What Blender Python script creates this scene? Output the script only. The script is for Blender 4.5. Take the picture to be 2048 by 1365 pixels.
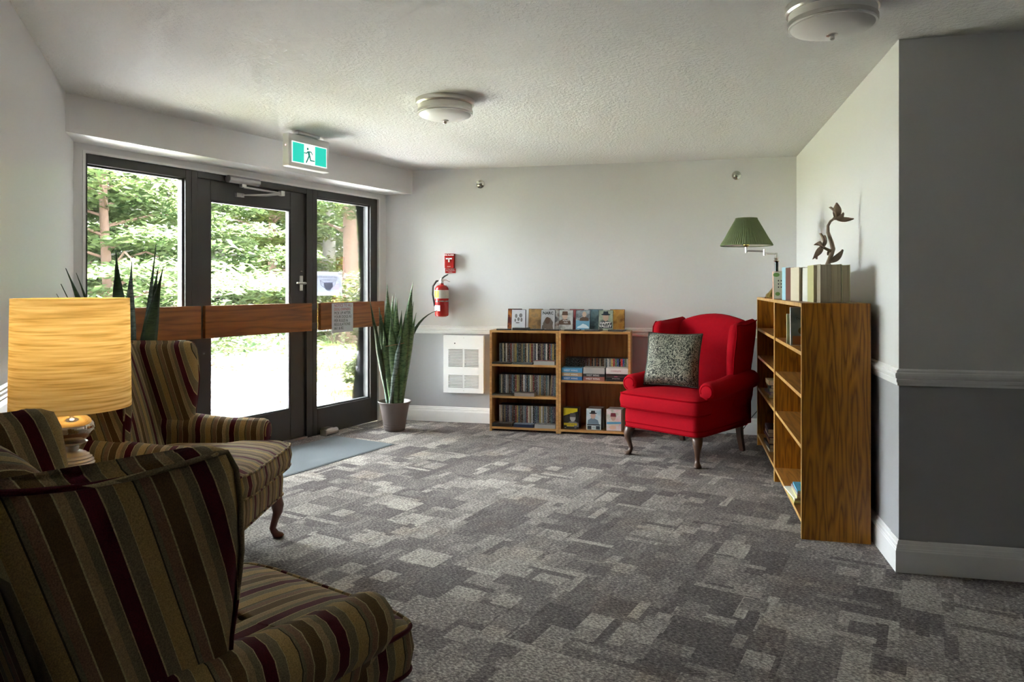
import bpy, bmesh, math, random
from mathutils import Vector, Matrix
R = math.radians
for o in list(bpy.data.objects): bpy.data.objects.remove(o)
scene = bpy.context.scene
col = scene.collection
# ---------------------------------------------------------------- camera, world, sun, exposure
CH = 1.305; F = 1420.0; HY = 574.0          # camera height, focal length in px of 2048, horizon row
cd = bpy.data.cameras.new('camera'); cam = bpy.data.objects.new('camera', cd); col.objects.link(cam)
cam.location = (0, 0, CH); cam.rotation_euler = (R(90), 0, 0)
cd.sensor_width = 36; cd.lens = F/2048*36; cd.shift_y = -(682.5-HY)/2048; cd.clip_start = 0.02; cd.clip_end = 300
scene.camera = cam
w = bpy.data.worlds.new('world'); scene.world = w; w.use_nodes = True
bg = w.node_tree.nodes['Background']; bg.inputs[0].default_value = (0.91, 0.955, 1.0, 1); bg.inputs[1].default_value = 16.0
sd = bpy.data.lights.new('sun_offscreen', 'SUN'); sd.energy = 64.0; sd.angle = R(2); sd.color = (1, .98, .95)
sun = bpy.data.objects.new('sun_offscreen', sd); col.objects.link(sun)
sun.rotation_euler = Vector((-0.40, -0.44, -1.0)).to_track_quat('-Z', 'Y').to_euler()
vs = scene.view_settings
vs.view_transform = 'Standard'; vs.look = 'None'; vs.gamma = 1; vs.use_curve_mapping = False
vs.exposure = 1.68
random.seed(7)

# ---------------------------------------------------------------- materials
def nt(name):
    m = bpy.data.materials.new(name); m.use_nodes = True
    t = m.node_tree; b = t.nodes['Principled BSDF']
    return m, t, b
def N(t, kind, **kw):
    n = t.nodes.new(kind)
    for k, v in kw.items():
        if k in n.inputs.keys() if hasattr(n.inputs, 'keys') else False: n.inputs[k].default_value = v
        else: setattr(n, k, v)
    return n
def L(t, a, b): t.links.new(a, b)
def rgb(c): return (c[0], c[1], c[2], 1)
def srgb(r, g, b):
    f = lambda v: ((v/255+.055)/1.055)**2.4 if v > 10 else v/255/12.92
    return (f(r), f(g), f(b))
def plain(name, c, rough=.5, metal=0, bump=0, bscale=200, var=0, vscale=8, spec=.5, sheen=0):
    m, t, b = nt(name)
    b.inputs['Base Color'].default_value = rgb(c); b.inputs['Roughness'].default_value = rough
    b.inputs['Metallic'].default_value = metal; b.inputs['Specular IOR Level'].default_value = spec
    if sheen: b.inputs['Sheen Weight'].default_value = sheen
    tc = N(t, 'ShaderNodeTexCoord')
    if var:
        n = N(t, 'ShaderNodeTexNoise'); n.inputs['Scale'].default_value = vscale; n.inputs['Detail'].default_value = 4
        L(t, tc.outputs['Object'], n.inputs['Vector'])
        mx = N(t, 'ShaderNodeMix', data_type='RGBA')
        mx.inputs[6].default_value = rgb([v*(1-var) for v in c]); mx.inputs[7].default_value = rgb([min(1, v*(1+var)) for v in c])
        L(t, n.outputs['Fac'], mx.inputs[0]); L(t, mx.outputs[2], b.inputs['Base Color'])
    if bump:
        n = N(t, 'ShaderNodeTexNoise'); n.inputs['Scale'].default_value = bscale; n.inputs['Detail'].default_value = 3
        L(t, tc.outputs['Object'], n.inputs['Vector'])
        bp = N(t, 'ShaderNodeBump'); bp.inputs['Strength'].default_value = bump; bp.inputs['Distance'].default_value = .01
        L(t, n.outputs['Fac'], bp.inputs['Height']); L(t, bp.outputs[0], b.inputs['Normal'])
    return m
def ramp(t, stops, interp='CONSTANT'):
    r = N(t, 'ShaderNodeValToRGB'); cr = r.color_ramp; cr.interpolation = interp
    while len(cr.elements) > 1: cr.elements.remove(cr.elements[-1])
    cr.elements[0].position = stops[0][0]; cr.elements[0].color = rgb(stops[0][1])
    for p, c in stops[1:]:
        e = cr.elements.new(p); e.color = rgb(c)
    return r
def mathn(t, op, a, b=None, c=None):
    n = N(t, 'ShaderNodeMath', operation=op)
    for i, v in enumerate((a, b, c)):
        if v is None: continue
        if isinstance(v, (int, float)): n.inputs[i].default_value = v
        else: L(t, v, n.inputs[i])
    return n.outputs[0]
def wood(name, light, dark, axis='Z', scale=1.0, rough=.42, fig=1.0):
    # long grain along the given axis, with cathedral figure
    m, t, b = nt(name); b.inputs['Roughness'].default_value = rough
    tc = N(t, 'ShaderNodeTexCoord'); mp = N(t, 'ShaderNodeMapping')
    s = {'Z': (9, 9, .75), 'X': (.75, 9, 9), 'Y': (9, .75, 9)}[axis]
    mp.inputs['Scale'].default_value = [v*scale for v in s]
    L(t, tc.outputs['Object'], mp.inputs['Vector'])
    n1 = N(t, 'ShaderNodeTexNoise'); n1.inputs['Scale'].default_value = 1.0; n1.inputs['Detail'].default_value = 2.5
    L(t, mp.outputs[0], n1.inputs['Vector'])
    rings = mathn(t, 'FRACT', mathn(t, 'MULTIPLY', n1.outputs['Fac'], 9*fig))
    tri = mathn(t, 'ABSOLUTE', mathn(t, 'SUBTRACT', rings, .5))
    mp2 = N(t, 'ShaderNodeMapping'); s2 = {'Z': (260, 260, 9), 'X': (9, 260, 260), 'Y': (260, 9, 260)}[axis]
    mp2.inputs['Scale'].default_value = s2; L(t, tc.outputs['Object'], mp2.inputs['Vector'])
    n2 = N(t, 'ShaderNodeTexNoise'); n2.inputs['Scale'].default_value = 1; n2.inputs['Detail'].default_value = 2
    L(t, mp2.outputs[0], n2.inputs['Vector'])
    v = mathn(t, 'ADD', mathn(t, 'MULTIPLY', tri, 1.1), mathn(t, 'MULTIPLY', n2.outputs['Fac'], .55))
    r = ramp(t, [(.18, dark), (.48, [a*.45+c*.55 for a, c in zip(dark, light)]), (.85, light)], 'LINEAR')
    L(t, v, r.inputs[0]); L(t, r.outputs[0], b.inputs['Base Color'])
    bp = N(t, 'ShaderNodeBump'); bp.inputs['Strength'].default_value = .06; L(t, n2.outputs['Fac'], bp.inputs['Height']); L(t, bp.outputs[0], b.inputs['Normal'])
    return m
def two_tone(name, up, low, zsplit):
    m, t, b = nt(name); b.inputs['Roughness'].default_value = .42; b.inputs['Specular IOR Level'].default_value = .35
    g = N(t, 'ShaderNodeNewGeometry'); s = N(t, 'ShaderNodeSeparateXYZ'); L(t, g.outputs['Position'], s.inputs[0])
    f = mathn(t, 'GREATER_THAN', s.outputs['Z'], zsplit)
    mx = N(t, 'ShaderNodeMix', data_type='RGBA'); mx.inputs[6].default_value = rgb(low); mx.inputs[7].default_value = rgb(up)
    L(t, f, mx.inputs[0]); L(t, mx.outputs[2], b.inputs['Base Color'])
    n = N(t, 'ShaderNodeTexNoise'); n.inputs['Scale'].default_value = 350; L(t, g.outputs['Position'], n.inputs['Vector'])
    bp = N(t, 'ShaderNodeBump'); bp.inputs['Strength'].default_value = .05; bp.inputs['Distance'].default_value = .002
    L(t, n.outputs['Fac'], bp.inputs['Height']); L(t, bp.outputs[0], b.inputs['Normal'])
    return m
def carpet():
    m, t, b = nt('carpet_patchwork'); b.inputs['Roughness'].default_value = .95; b.inputs['Specular IOR Level'].default_value = .1
    g = N(t, 'ShaderNodeTexCoord'); mp = N(t, 'ShaderNodeMapping'); mp.inputs['Rotation'].default_value = (0, 0, -R(59.9))
    L(t, g.outputs['Object'], mp.inputs['Vector'])
    def cell(sx, sy, ox, oy, seed, brick=0.0):
        s = N(t, 'ShaderNodeSeparateXYZ'); L(t, mp.outputs[0], s.inputs[0])
        row = mathn(t, 'FLOOR', mathn(t, 'DIVIDE', mathn(t, 'ADD', s.outputs['Y'], oy), sy))
        wn = N(t, 'ShaderNodeTexWhiteNoise', noise_dimensions='2D')
        cx = N(t, 'ShaderNodeCombineXYZ'); L(t, row, cx.inputs[0]); cx.inputs[1].default_value = seed+.37; L(t, cx.outputs[0], wn.inputs['Vector'])
        sh = mathn(t, 'MULTIPLY', wn.outputs['Value'], brick)
        c = mathn(t, 'FLOOR', mathn(t, 'DIVIDE', mathn(t, 'ADD', mathn(t, 'ADD', s.outputs['X'], ox), sh), sx))
        cv = N(t, 'ShaderNodeCombineXYZ'); L(t, c, cv.inputs[0]); L(t, row, cv.inputs[1]); cv.inputs[2].default_value = seed
        w2 = N(t, 'ShaderNodeTexWhiteNoise', noise_dimensions='3D'); L(t, cv.outputs[0], w2.inputs['Vector'])
        sp = N(t, 'ShaderNodeSeparateColor'); L(t, w2.outputs['Color'], sp.inputs[0])
        return sp.outputs[2], sp.outputs[1]
    base, _ = cell(.46, .25, 0, 0, 1.0, .46)
    val = mathn(t, 'ADD', .38, mathn(t, 'MULTIPLY', base, .26))
    for (sx, sy, ox, oy, sd_, br, thr) in [(.27, .33, .11, .07, 2.0, .2, .60), (.34, .15, .2, .04, 3.0, .3, .66), (.17, .21, .05, .13, 4.0, .1, .70), (.21, .045, .03, .02, 5.0, .2, .88), (.04, .24, .013, .09, 6.0, .1, .93), (.11, .10, .06, .05, 7.0, .1, .87)]:
        v, mk = cell(sx, sy, ox, oy, sd_, br)
        msk = mathn(t, 'GREATER_THAN', mk, thr)
        tgt = mathn(t, 'ADD', .28, mathn(t, 'MULTIPLY', v, .46))
        val = mathn(t, 'ADD', mathn(t, 'MULTIPLY', val, mathn(t, 'SUBTRACT', 1, msk)), mathn(t, 'MULTIPLY', tgt, msk))
    # yarn speckle
    n = N(t, 'ShaderNodeTexNoise'); n.inputs['Scale'].default_value = 120; n.inputs['Detail'].default_value = 2.5; n.inputs['Roughness'].default_value = .75
    mp3 = N(t, 'ShaderNodeMapping'); mp3.inputs['Scale'].default_value = (1.0, .55, 1); L(t, mp.outputs[0], mp3.inputs['Vector']); L(t, mp3.outputs[0], n.inputs['Vector'])
    n4 = N(t, 'ShaderNodeTexNoise'); n4.inputs['Scale'].default_value = 14; n4.inputs['Detail'].default_value = 3; L(t, mp.outputs[0], n4.inputs['Vector'])
    v2 = mathn(t, 'ADD', mathn(t, 'ADD', val, mathn(t, 'MULTIPLY', mathn(t, 'SUBTRACT', n.outputs['Fac'], .5), 2.0)), mathn(t, 'MULTIPLY', mathn(t, 'SUBTRACT', n4.outputs['Fac'], .5), .35))
    r = ramp(t, [(0, srgb(66, 61, 61)), (.3, srgb(92, 86, 85)), (.6, srgb(126, 119, 116)), (1, srgb(192, 185, 174))], 'LINEAR')
    L(t, v2, r.inputs[0])
    # a few rusty flecks
    n3 = N(t, 'ShaderNodeTexNoise'); n3.inputs['Scale'].default_value = 3.1; n3.inputs['Detail'].default_value = 4; L(t, mp.outputs[0], n3.inputs['Vector'])
    fk = mathn(t, 'MULTIPLY', mathn(t, 'SUBTRACT', n3.outputs['Fac'], .55), 2.2)
    fk.node.use_clamp = True
    mx = N(t, 'ShaderNodeMix', data_type='RGBA', blend_type='MULTIPLY'); mx.inputs[7].default_value = rgb((1.0, .86, .72)); L(t, fk, mx.inputs[0]); L(t, r.outputs[0], mx.inputs[6])
    L(t, mx.outputs[2], b.inputs['Base Color'])
    bp = N(t, 'ShaderNodeBump'); bp.inputs['Strength'].default_value = .6; bp.inputs['Distance'].default_value = .006
    L(t, n.outputs['Fac'], bp.inputs['Height']); L(t, bp.outputs[0], b.inputs['Normal'])
    return m
def popcorn():
    m, t, b = nt('stippled_ceiling'); b.inputs['Roughness'].default_value = .95; b.inputs['Specular IOR Level'].default_value = .1
    b.inputs['Base Color'].default_value = rgb((.88, .875, .865))
    tc = N(t, 'ShaderNodeTexCoord')
    n = N(t, 'ShaderNodeTexNoise'); n.inputs['Scale'].default_value = 46; n.inputs['Detail'].default_value = 5; n.inputs['Roughness'].default_value = .72
    L(t, tc.outputs['Object'], n.inputs['Vector'])
    r = ramp(t, [(.35, (0, 0, 0)), (.62, (1, 1, 1))], 'LINEAR'); L(t, n.outputs['Fac'], r.inputs[0])
    bp = N(t, 'ShaderNodeBump'); bp.inputs['Strength'].default_value = .8; bp.inputs['Distance'].default_value = .011
    L(t, r.outputs[0], bp.inputs['Height']); L(t, bp.outputs[0], b.inputs['Normal'])
    return m
BURG = srgb(80, 24, 34); CREAM = srgb(190, 172, 130); OLIV = srgb(128, 114, 88); GOLD = srgb(172, 144, 94); DGRN = srgb(60, 54, 38)
TAUP = srgb(138, 108, 84); BRWN = srgb(104, 82, 52); TAN = srgb(166, 140, 104)
STR = [(0, BURG), (.15, CREAM), (.165, OLIV), (.29, CREAM), (.30, GOLD), (.46, DGRN), (.475, OLIV), (.52, TAUP), (.62, CREAM), (.635, BRWN), (.80, CREAM), (.815, TAN), (.90, OLIV), (.985, CREAM)]
def stripes(name, vec, period=.175, off=0.0, sides=False):
    # velvet stripes: pattern coordinate = dot(object position, vec)
    m, t, b = nt(name); b.inputs['Roughness'].default_value = .85; b.inputs['Specular IOR Level'].default_value = .1; b.inputs['Sheen Weight'].default_value = .08
    tc = N(t, 'ShaderNodeTexCoord'); d = N(t, 'ShaderNodeVectorMath', operation='DOT_PRODUCT'); d.inputs[1].default_value = vec
    L(t, tc.outputs['Object'], d.inputs[0])
    if sides:                                                  # boxing on the side faces runs the stripes the other way
        sn = N(t, 'ShaderNodeSeparateXYZ'); L(t, tc.outputs['Normal'], sn.inputs[0]); so = N(t, 'ShaderNodeSeparateXYZ'); L(t, tc.outputs['Object'], so.inputs[0])
        g = mathn(t, 'GREATER_THAN', mathn(t, 'ABSOLUTE', sn.outputs['X']), .68)
        val = mathn(t, 'ADD', mathn(t, 'MULTIPLY', d.outputs['Value'], mathn(t, 'SUBTRACT', 1, g)), mathn(t, 'MULTIPLY', so.outputs['Y'], g))
    else: val = d.outputs['Value']
    f = mathn(t, 'FRACT', mathn(t, 'ADD', mathn(t, 'DIVIDE', val, period), 10+off))
    r = ramp(t, STR); L(t, f, r.inputs[0])
    n = N(t, 'ShaderNodeTexNoise'); n.inputs['Scale'].default_value = 420; n.inputs['Detail'].default_value = 2; L(t, tc.outputs['Object'], n.inputs['Vector'])
    mx = N(t, 'ShaderNodeMix', data_type='RGBA', blend_type='MULTIPLY'); mx.inputs[0].default_value = 1
    r2 = ramp(t, [(.3, (.62, .62, .62)), (.7, (1.25, 1.22, 1.18))], 'LINEAR'); L(t, n.outputs['Fac'], r2.inputs[0])
    L(t, r.outputs[0], mx.inputs[6]); L(t, r2.outputs[0], mx.inputs[7]); L(t, mx.outputs[2], b.inputs['Base Color'])
    bp = N(t, 'ShaderNodeBump'); bp.inputs['Strength'].default_value = .35; bp.inputs['Distance'].default_value = .003
    L(t, n.outputs['Fac'], bp.inputs['Height']); L(t, bp.outputs[0], b.inputs['Normal'])
    return m
def glass_mat():
    m = bpy.data.materials.new('window_glass'); m.use_nodes = True; t = m.node_tree; t.nodes.clear()
    o = N(t, 'ShaderNodeOutputMaterial'); tr = N(t, 'ShaderNodeBsdfTransparent'); tr.inputs[0].default_value = (.94, .96, .95, 1)
    gl = N(t, 'ShaderNodeBsdfGlossy'); gl.inputs['Roughness'].default_value = .02
    fr = N(t, 'ShaderNodeFresnel'); fr.inputs[0].default_value = 1.35
    mx = N(t, 'ShaderNodeMixShader'); L(t, fr.outputs[0], mx.inputs[0]); L(t, tr.outputs[0], mx.inputs[1]); L(t, gl.outputs[0], mx.inputs[2]); L(t, mx.outputs[0], o.inputs[0])
    return m
def blotch(name, cols, scale=18, rough=.3, stretch=(1, 1, 1), seed=0):
    # printed cover: soft patches of several inks
    m, t, b = nt(name); b.inputs['Roughness'].default_value = rough
    tc = N(t, 'ShaderNodeTexCoord'); mp = N(t, 'ShaderNodeMapping'); mp.inputs['Location'].default_value = (seed*3.1, seed*1.7, seed*2.3); mp.inputs['Scale'].default_value = stretch
    L(t, tc.outputs['Object'], mp.inputs['Vector'])
    n = N(t, 'ShaderNodeTexNoise'); n.inputs['Scale'].default_value = scale; n.inputs['Detail'].default_value = 3; L(t, mp.outputs[0], n.inputs['Vector'])
    k = len(cols); st = [(.28+.44*i/max(1, k-1), c) for i, c in enumerate(cols)]
    r = ramp(t, st, 'LINEAR'); L(t, n.outputs['Fac'], r.inputs[0]); L(t, r.outputs[0], b.inputs['Base Color'])
    return m
def spine_mat(name, cols, seed=0):
    # printed spines: colour differs per case (Object Info random), with a column of small print
    m, t, b = nt(name); b.inputs['Roughness'].default_value = .3
    oi = N(t, 'ShaderNodeObjectInfo')
    r = ramp(t, [(i/len(cols), c) for i, c in enumerate(cols)]); L(t, oi.outputs['Random'], r.inputs[0])
    r2 = ramp(t, [(i/len(cols), c) for i, c in enumerate(cols[::-1])]); L(t, mathn(t, 'FRACT', mathn(t, 'MULTIPLY', oi.outputs['Random'], 7.3)), r2.inputs[0])
    tc = N(t, 'ShaderNodeTexCoord'); mp = N(t, 'ShaderNodeMapping'); mp.inputs['Scale'].default_value = (190, 20, 95); L(t, tc.outputs['Object'], mp.inputs['Vector'])
    ofs = N(t, 'ShaderNodeVectorMath', operation='ADD'); L(t, mp.outputs[0], ofs.inputs[0])
    cx = N(t, 'ShaderNodeCombineXYZ'); L(t, mathn(t, 'MULTIPLY', oi.outputs['Random'], 400), cx.inputs[2]); L(t, cx.outputs[0], ofs.inputs[1])
    n = N(t, 'ShaderNodeTexNoise'); n.inputs['Scale'].default_value = 1; n.inputs['Detail'].default_value = 2; L(t, ofs.outputs[0], n.inputs['Vector'])
    g = mathn(t, 'GREATER_THAN', n.outputs['Fac'], .59)
    mx = N(t, 'ShaderNodeMix', data_type='RGBA'); L(t, g, mx.inputs[0]); L(t, r.outputs[0], mx.inputs[6]); L(t, r2.outputs[0], mx.inputs[7]); L(t, mx.outputs[2], b.inputs['Base Color'])
    return m
def emit(name, c, s):
    m, t, b = nt(name); b.inputs['Base Color'].default_value = rgb(c); b.inputs['Emission Color'].default_value = rgb(c); b.inputs['Emission Strength'].default_value = s
    return m
M = {}
ZS = .905
UP = (.74, .74, .75); LOW = (.41, .41, .43)
M['wall'] = two_tone('two_tone_wall_paint', UP, LOW, ZS)
M['upper'] = plain('light_grey_paint', UP, .45, bump=.04, bscale=350)
M['ceiling'] = popcorn(); M['carpet'] = carpet()
M['white'] = plain('white_gloss_paint', (.86, .86, .87), .3)
M['bronze'] = plain('dark_bronze_aluminium', srgb(62, 60, 59), .38, metal=.3, var=.08, vscale=5)
M['black'] = plain('black_plastic', (.02, .02, .022), .4)
M['dark'] = plain('dark_grey', (.06, .06, .065), .5)
M['glass'] = glass_mat()
M['oak'] = wood('oak_veneer', srgb(178, 116, 26), srgb(106, 62, 6), 'Z', 1.45, fig=1.1)
M['oak_edge'] = wood('oak_edge_band', srgb(202, 160, 96), srgb(168, 122, 62), 'Z', 1.0)
M['oak_x'] = wood('oak_board', srgb(168, 116, 48), srgb(112, 70, 20), 'X', 1.0)
M['oak_back'] = wood('oak_back_panel', srgb(142, 92, 38), srgb(90, 54, 18), 'Z', .9)
M['lam'] = wood('beech_laminate', srgb(196, 148, 88), srgb(164, 114, 58), 'Z', 1.2)
M['lam_x'] = wood('beech_laminate_board', srgb(196, 148, 88), srgb(164, 114, 58), 'X', 1.2)
M['lam_back'] = wood('laminate_back', srgb(160, 114, 68), srgb(120, 80, 44), 'Z', .8)
M['rail'] = wood('varnished_push_board', srgb(150, 90, 40), srgb(104, 58, 22), 'X', .8, .3)
M['legwood'] = plain('turned_leg_wood', srgb(72, 48, 36), .35, var=.2, vscale=20)
M['legred'] = plain('dark_stained_leg', srgb(86, 38, 26), .3, var=.2, vscale=20)
M['chrome'] = plain('chrome', (.62, .61, .57), .16, metal=1)
M['nickel'] = plain('brushed_nickel', (.62, .60, .57), .28, metal=1, bump=.05, bscale=500)
M['steel'] = plain('painted_steel_grey', (.42, .40, .41), .35, metal=.7)
M['brass'] = plain('polished_brass', srgb(205, 178, 110), .18, metal=1)
M['red'] = plain('red_woven_upholstery', srgb(160, 10, 26), .85, bump=.5, bscale=600, var=.16, vscale=300, spec=.08)
M['redpipe'] = plain('red_welt', srgb(132, 6, 18), .95, spec=.02)
M['sx'] = stripes('striped_velvet_across', (1, 0, 0), off=.42, sides=True)
M['sx2'] = stripes('striped_velvet_back', (1, 0, 0), off=.10)
M['sy'] = stripes('striped_velvet_arm', (0, 1, 0), off=.36)
M['sw'] = stripes('striped_velvet_wing', (0, 1, .33), off=.2)
def paper_mat(c=(.82, .82, .86), tc_=(.42, .43, .49)):
    m = bpy.data.materials.new('translucent_paper'); m.use_nodes = True; t = m.node_tree; b = t.nodes['Principled BSDF']
    b.inputs['Base Color'].default_value = rgb(c); b.inputs['Roughness'].default_value = .8
    tr = N(t, 'ShaderNodeBsdfTranslucent'); tr.inputs[0].default_value = rgb(tc_)
    mx = N(t, 'ShaderNodeMixShader'); mx.inputs[0].default_value = .35
    L(t, b.outputs[0], mx.inputs[1]); L(t, tr.outputs[0], mx.inputs[2]); L(t, mx.outputs[0], t.nodes['Material Output'].inputs[0]); return m
M['paper'] = paper_mat()
M['ink'] = plain('black_ink', (.03, .03, .035), .6)
M['redink'] = plain('red_ink', srgb(170, 60, 70), .6)
M['greyink'] = paper_mat((.36, .36, .46), (.5, .5, .66))
M['palegrey'] = paper_mat((.50, .50, .62), (.75, .75, .92))
M['pages'] = plain('book_pages', srgb(196, 186, 160), .9, var=.18, vscale=120)
M['firered'] = plain('fire_red_enamel', srgb(170, 34, 34), .25)
M['soil'] = plain('potting_soil', srgb(86, 66, 48), .95, bump=.8, bscale=90, var=.4, vscale=60)
M['pot'] = plain('taupe_plastic_pot', srgb(104, 94, 90), .5)
print('materials ok')

# ---------------------------------------------------------------- mesh helpers
class MB:
    def __init__(s): s.v = []; s.f = []; s.m = Matrix.Identity(4)
    def add(s, vs_, fs):
        o = len(s.v)
        for p in vs_: s.v.append(tuple(s.m @ Vector(p)))
        for f in fs: s.f.append(tuple(i+o for i in f))
        return s
    def box(s, x0, x1, y0, y1, z0, z1):
        return s.add([(x0, y0, z0), (x1, y0, z0), (x1, y1, z0), (x0, y1, z0), (x0, y0, z1), (x1, y0, z1), (x1, y1, z1), (x0, y1, z1)],
                     [(0, 3, 2, 1), (4, 5, 6, 7), (0, 1, 5, 4), (1, 2, 6, 5), (2, 3, 7, 6), (3, 0, 4, 7)])
    def loft(s, rings, cap=True, close=True):
        n = len(rings[0]); vs_ = [p for r in rings for p in r]; fs = []
        for i in range(len(rings)-1):
            for j in range(n if close else n-1):
                k = (j+1) % n
                fs.append((i*n+j, i*n+k, (i+1)*n+k, (i+1)*n+j))
        if cap:
            fs.append(tuple(range(n-1, -1, -1))); fs.append(tuple((len(rings)-1)*n+j for j in range(n)))
        return s.add(vs_, fs)
    def lathe(s, prof, n=24, c=(0, 0, 0), cap=True):
        return s.loft([[(c[0]+r*math.cos(2*math.pi*j/n), c[1]+r*math.sin(2*math.pi*j/n), c[2]+z) for j in range(n)] for r, z in prof], cap)
    def tube(s, path, rad, n=8, cap=True):
        P = [Vector(p) for p in path]; rings = []; up = Vector((0, 0, 1))
        for i, p in enumerate(P):
            d = (P[min(i+1, len(P)-1)]-P[max(i-1, 0)])
            if d.length < 1e-9: d = Vector((0, 0, 1))
            d.normalize()
            if i == 0:
                a = d.cross(up if abs(d.z) < .9 else Vector((1, 0, 0))).normalized()
            else:
                a = (a-d*a.dot(d))
                a = a.normalized() if a.length > 1e-6 else d.orthogonal().normalized()
            b = d.cross(a); r = rad[i] if isinstance(rad, (list, tuple)) else rad
            rings.append([tuple(p+a*r*math.cos(2*math.pi*j/n)+b*r*math.sin(2*math.pi*j/n)) for j in range(n)])
        return s.loft(rings, cap)
    def prism(s, poly, y0, y1):      # poly in (x, z), extruded along y
        n = len(poly)
        return s.add([(x, y0, z) for x, z in poly]+[(x, y1, z) for x, z in poly],
                     [tuple(range(n)), tuple(range(2*n-1, n-1, -1))]+[(i, i+n, (i+1) % n+n, (i+1) % n) for i in range(n)])
    def data(s, name, mat, smooth=False):
        me = bpy.data.meshes.new(name); me.from_pydata(s.v, [], s.f)
        bm = bmesh.new(); bm.from_mesh(me); bmesh.ops.recalc_face_normals(bm, faces=bm.faces); bm.to_mesh(me); bm.free()
        if mat is not None: me.materials.append(mat)
        if smooth:
            for p in me.polygons: p.use_smooth = True
        return me
    def obj(s, name, mat, parent=None, smooth=False, bevel=0, sub=0, seg=2, loc=None, rz=0):
        o = bpy.data.objects.new(name, s.data(name, mat, smooth)); col.objects.link(o)
        if parent: o.parent = parent
        if loc: o.location = loc
        if rz: o.rotation_euler = (0, 0, rz)
        if bevel:
            md = o.modifiers.new('bevel', 'BEVEL'); md.width = bevel; md.segments = seg; md.limit_method = 'ANGLE'; md.angle_limit = R(40)
        if sub:
            md = o.modifiers.new('sub', 'SUBSURF'); md.levels = sub; md.render_levels = sub
        return o
def smooth_angle(o, ang=40):
    me = o.data
    for p in me.polygons: p.use_smooth = True
    bm = bmesh.new(); bm.from_mesh(me)
    for e in bm.edges:
        if len(e.link_faces) == 2 and e.calc_face_angle(0) > R(ang): e.smooth = False
    bm.to_mesh(me); bm.free(); return o
def empty(name, loc=(0, 0, 0), rz=0, rot=None):
    o = bpy.data.objects.new(name, None); col.objects.link(o); o.location = loc; o.rotation_euler = rot or (0, 0, rz); o.empty_display_size = .1
    return o
def tag(o, label=None, cat=None, group=None, kind=None):
    if label: o['label'] = label
    if cat: o['category'] = cat
    if group: o['group'] = group
    if kind: o['kind'] = kind
    return o
def thing(name, label, cat, loc, rz=0, group=None, rot=None): return tag(empty(name, loc, rz, rot), label, cat, group)
def struct(o): o['kind'] = 'structure'; return o
def copy_tree(o, parent=None):
    c = o.copy(); col.objects.link(c); c.parent = parent
    for ch in [x for x in bpy.data.objects if x.parent == o]: copy_tree(ch, c)
    return c
TEXTS = []
def text(body, size, mat, parent, loc, rot=(R(90), 0, 0), align='CENTER', name='lettering', sx=1.0, ext=.0003, bold=0.0):
    cu = bpy.data.curves.new('txt', 'FONT'); cu.body = body; cu.size = size; cu.align_x = align; cu.extrude = ext; cu.resolution_u = 2
    cu.offset = bold
    o = bpy.data.objects.new('txt', cu); col.objects.link(o); TEXTS.append((o, name, mat, parent, loc, rot, sx))
def flush_text():
    bpy.context.view_layer.update(); dg = bpy.context.evaluated_depsgraph_get()
    for o, name, mat, parent, loc, rot, sx in TEXTS:
        me = bpy.data.meshes.new_from_object(o.evaluated_get(dg)); me.materials.clear(); me.materials.append(mat)
        n = bpy.data.objects.new(name, me); col.objects.link(n); n.parent = parent; n.location = loc; n.rotation_euler = rot; n.scale = (sx, 1, 1)
    for o, *_ in TEXTS: bpy.data.objects.remove(o)
def rr(hx, hy, r, n=4, cx=0, cy=0):     # rounded rectangle outline (x, y)
    out = []
    for (sx, sy, a0) in ((1, 1, 0), (-1, 1, 90), (-1, -1, 180), (1, -1, 270)):
        for i in range(n+1):
            a = R(a0+90*i/n); out.append((cx+sx*(hx-r)+r*math.cos(a), cy+sy*(hy-r)+r*math.sin(a)))
    return out
def sst(a, b, x):
    x = max(0, min(1, (x-a)/(b-a))); return x*x*(3-2*x)
# ================================================================ the room
H = 2.44
C1 = Vector((-2.604, 4.141)); C2 = Vector((-.975, 6.95)); C3 = Vector((2.478, 6.184)); C4 = Vector((1.774, 3.256))
e = (C2-C1).normalized(); nout = Vector((-e.y, e.x)); AE = math.atan2(e.y, e.x)
lw = Vector((-.418, .908)).normalized()                       # left wall, heading away
u = (C3-C2).normalized(); AU = math.atan2(u.y, u.x); vb = Vector((-u.y, u.x))   # vb: into the back wall
rw = (C3-C4).normalized(); AR = math.atan2(rw.y, rw.x)
REC = .265
L1 = C1+lw*(REC/lw.dot(nout)); R1 = C2-u*(REC/(-u).dot(nout)); LEN = (R1-L1).length
def S(px):
    k = (px-1024)/F; return (k*L1.y-L1.x)/(e.x-k*e.y)
def ZE(px, py, dy=0):
    s = S(px); d = L1.y+e.y*s; return CH-(py-HY)*d/F
def seg_wall(name, a, b, z0, z1, mat, thick=.12, side=1):
    d = (b-a); Ln = d.length; ang = math.atan2(d.y, d.x)
    mb = MB().box(0, Ln, 0 if side > 0 else -thick, thick if side > 0 else 0, z0, z1)
    return struct(mb.obj(name, mat, loc=(a.x, a.y, 0), rz=ang))
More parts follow.
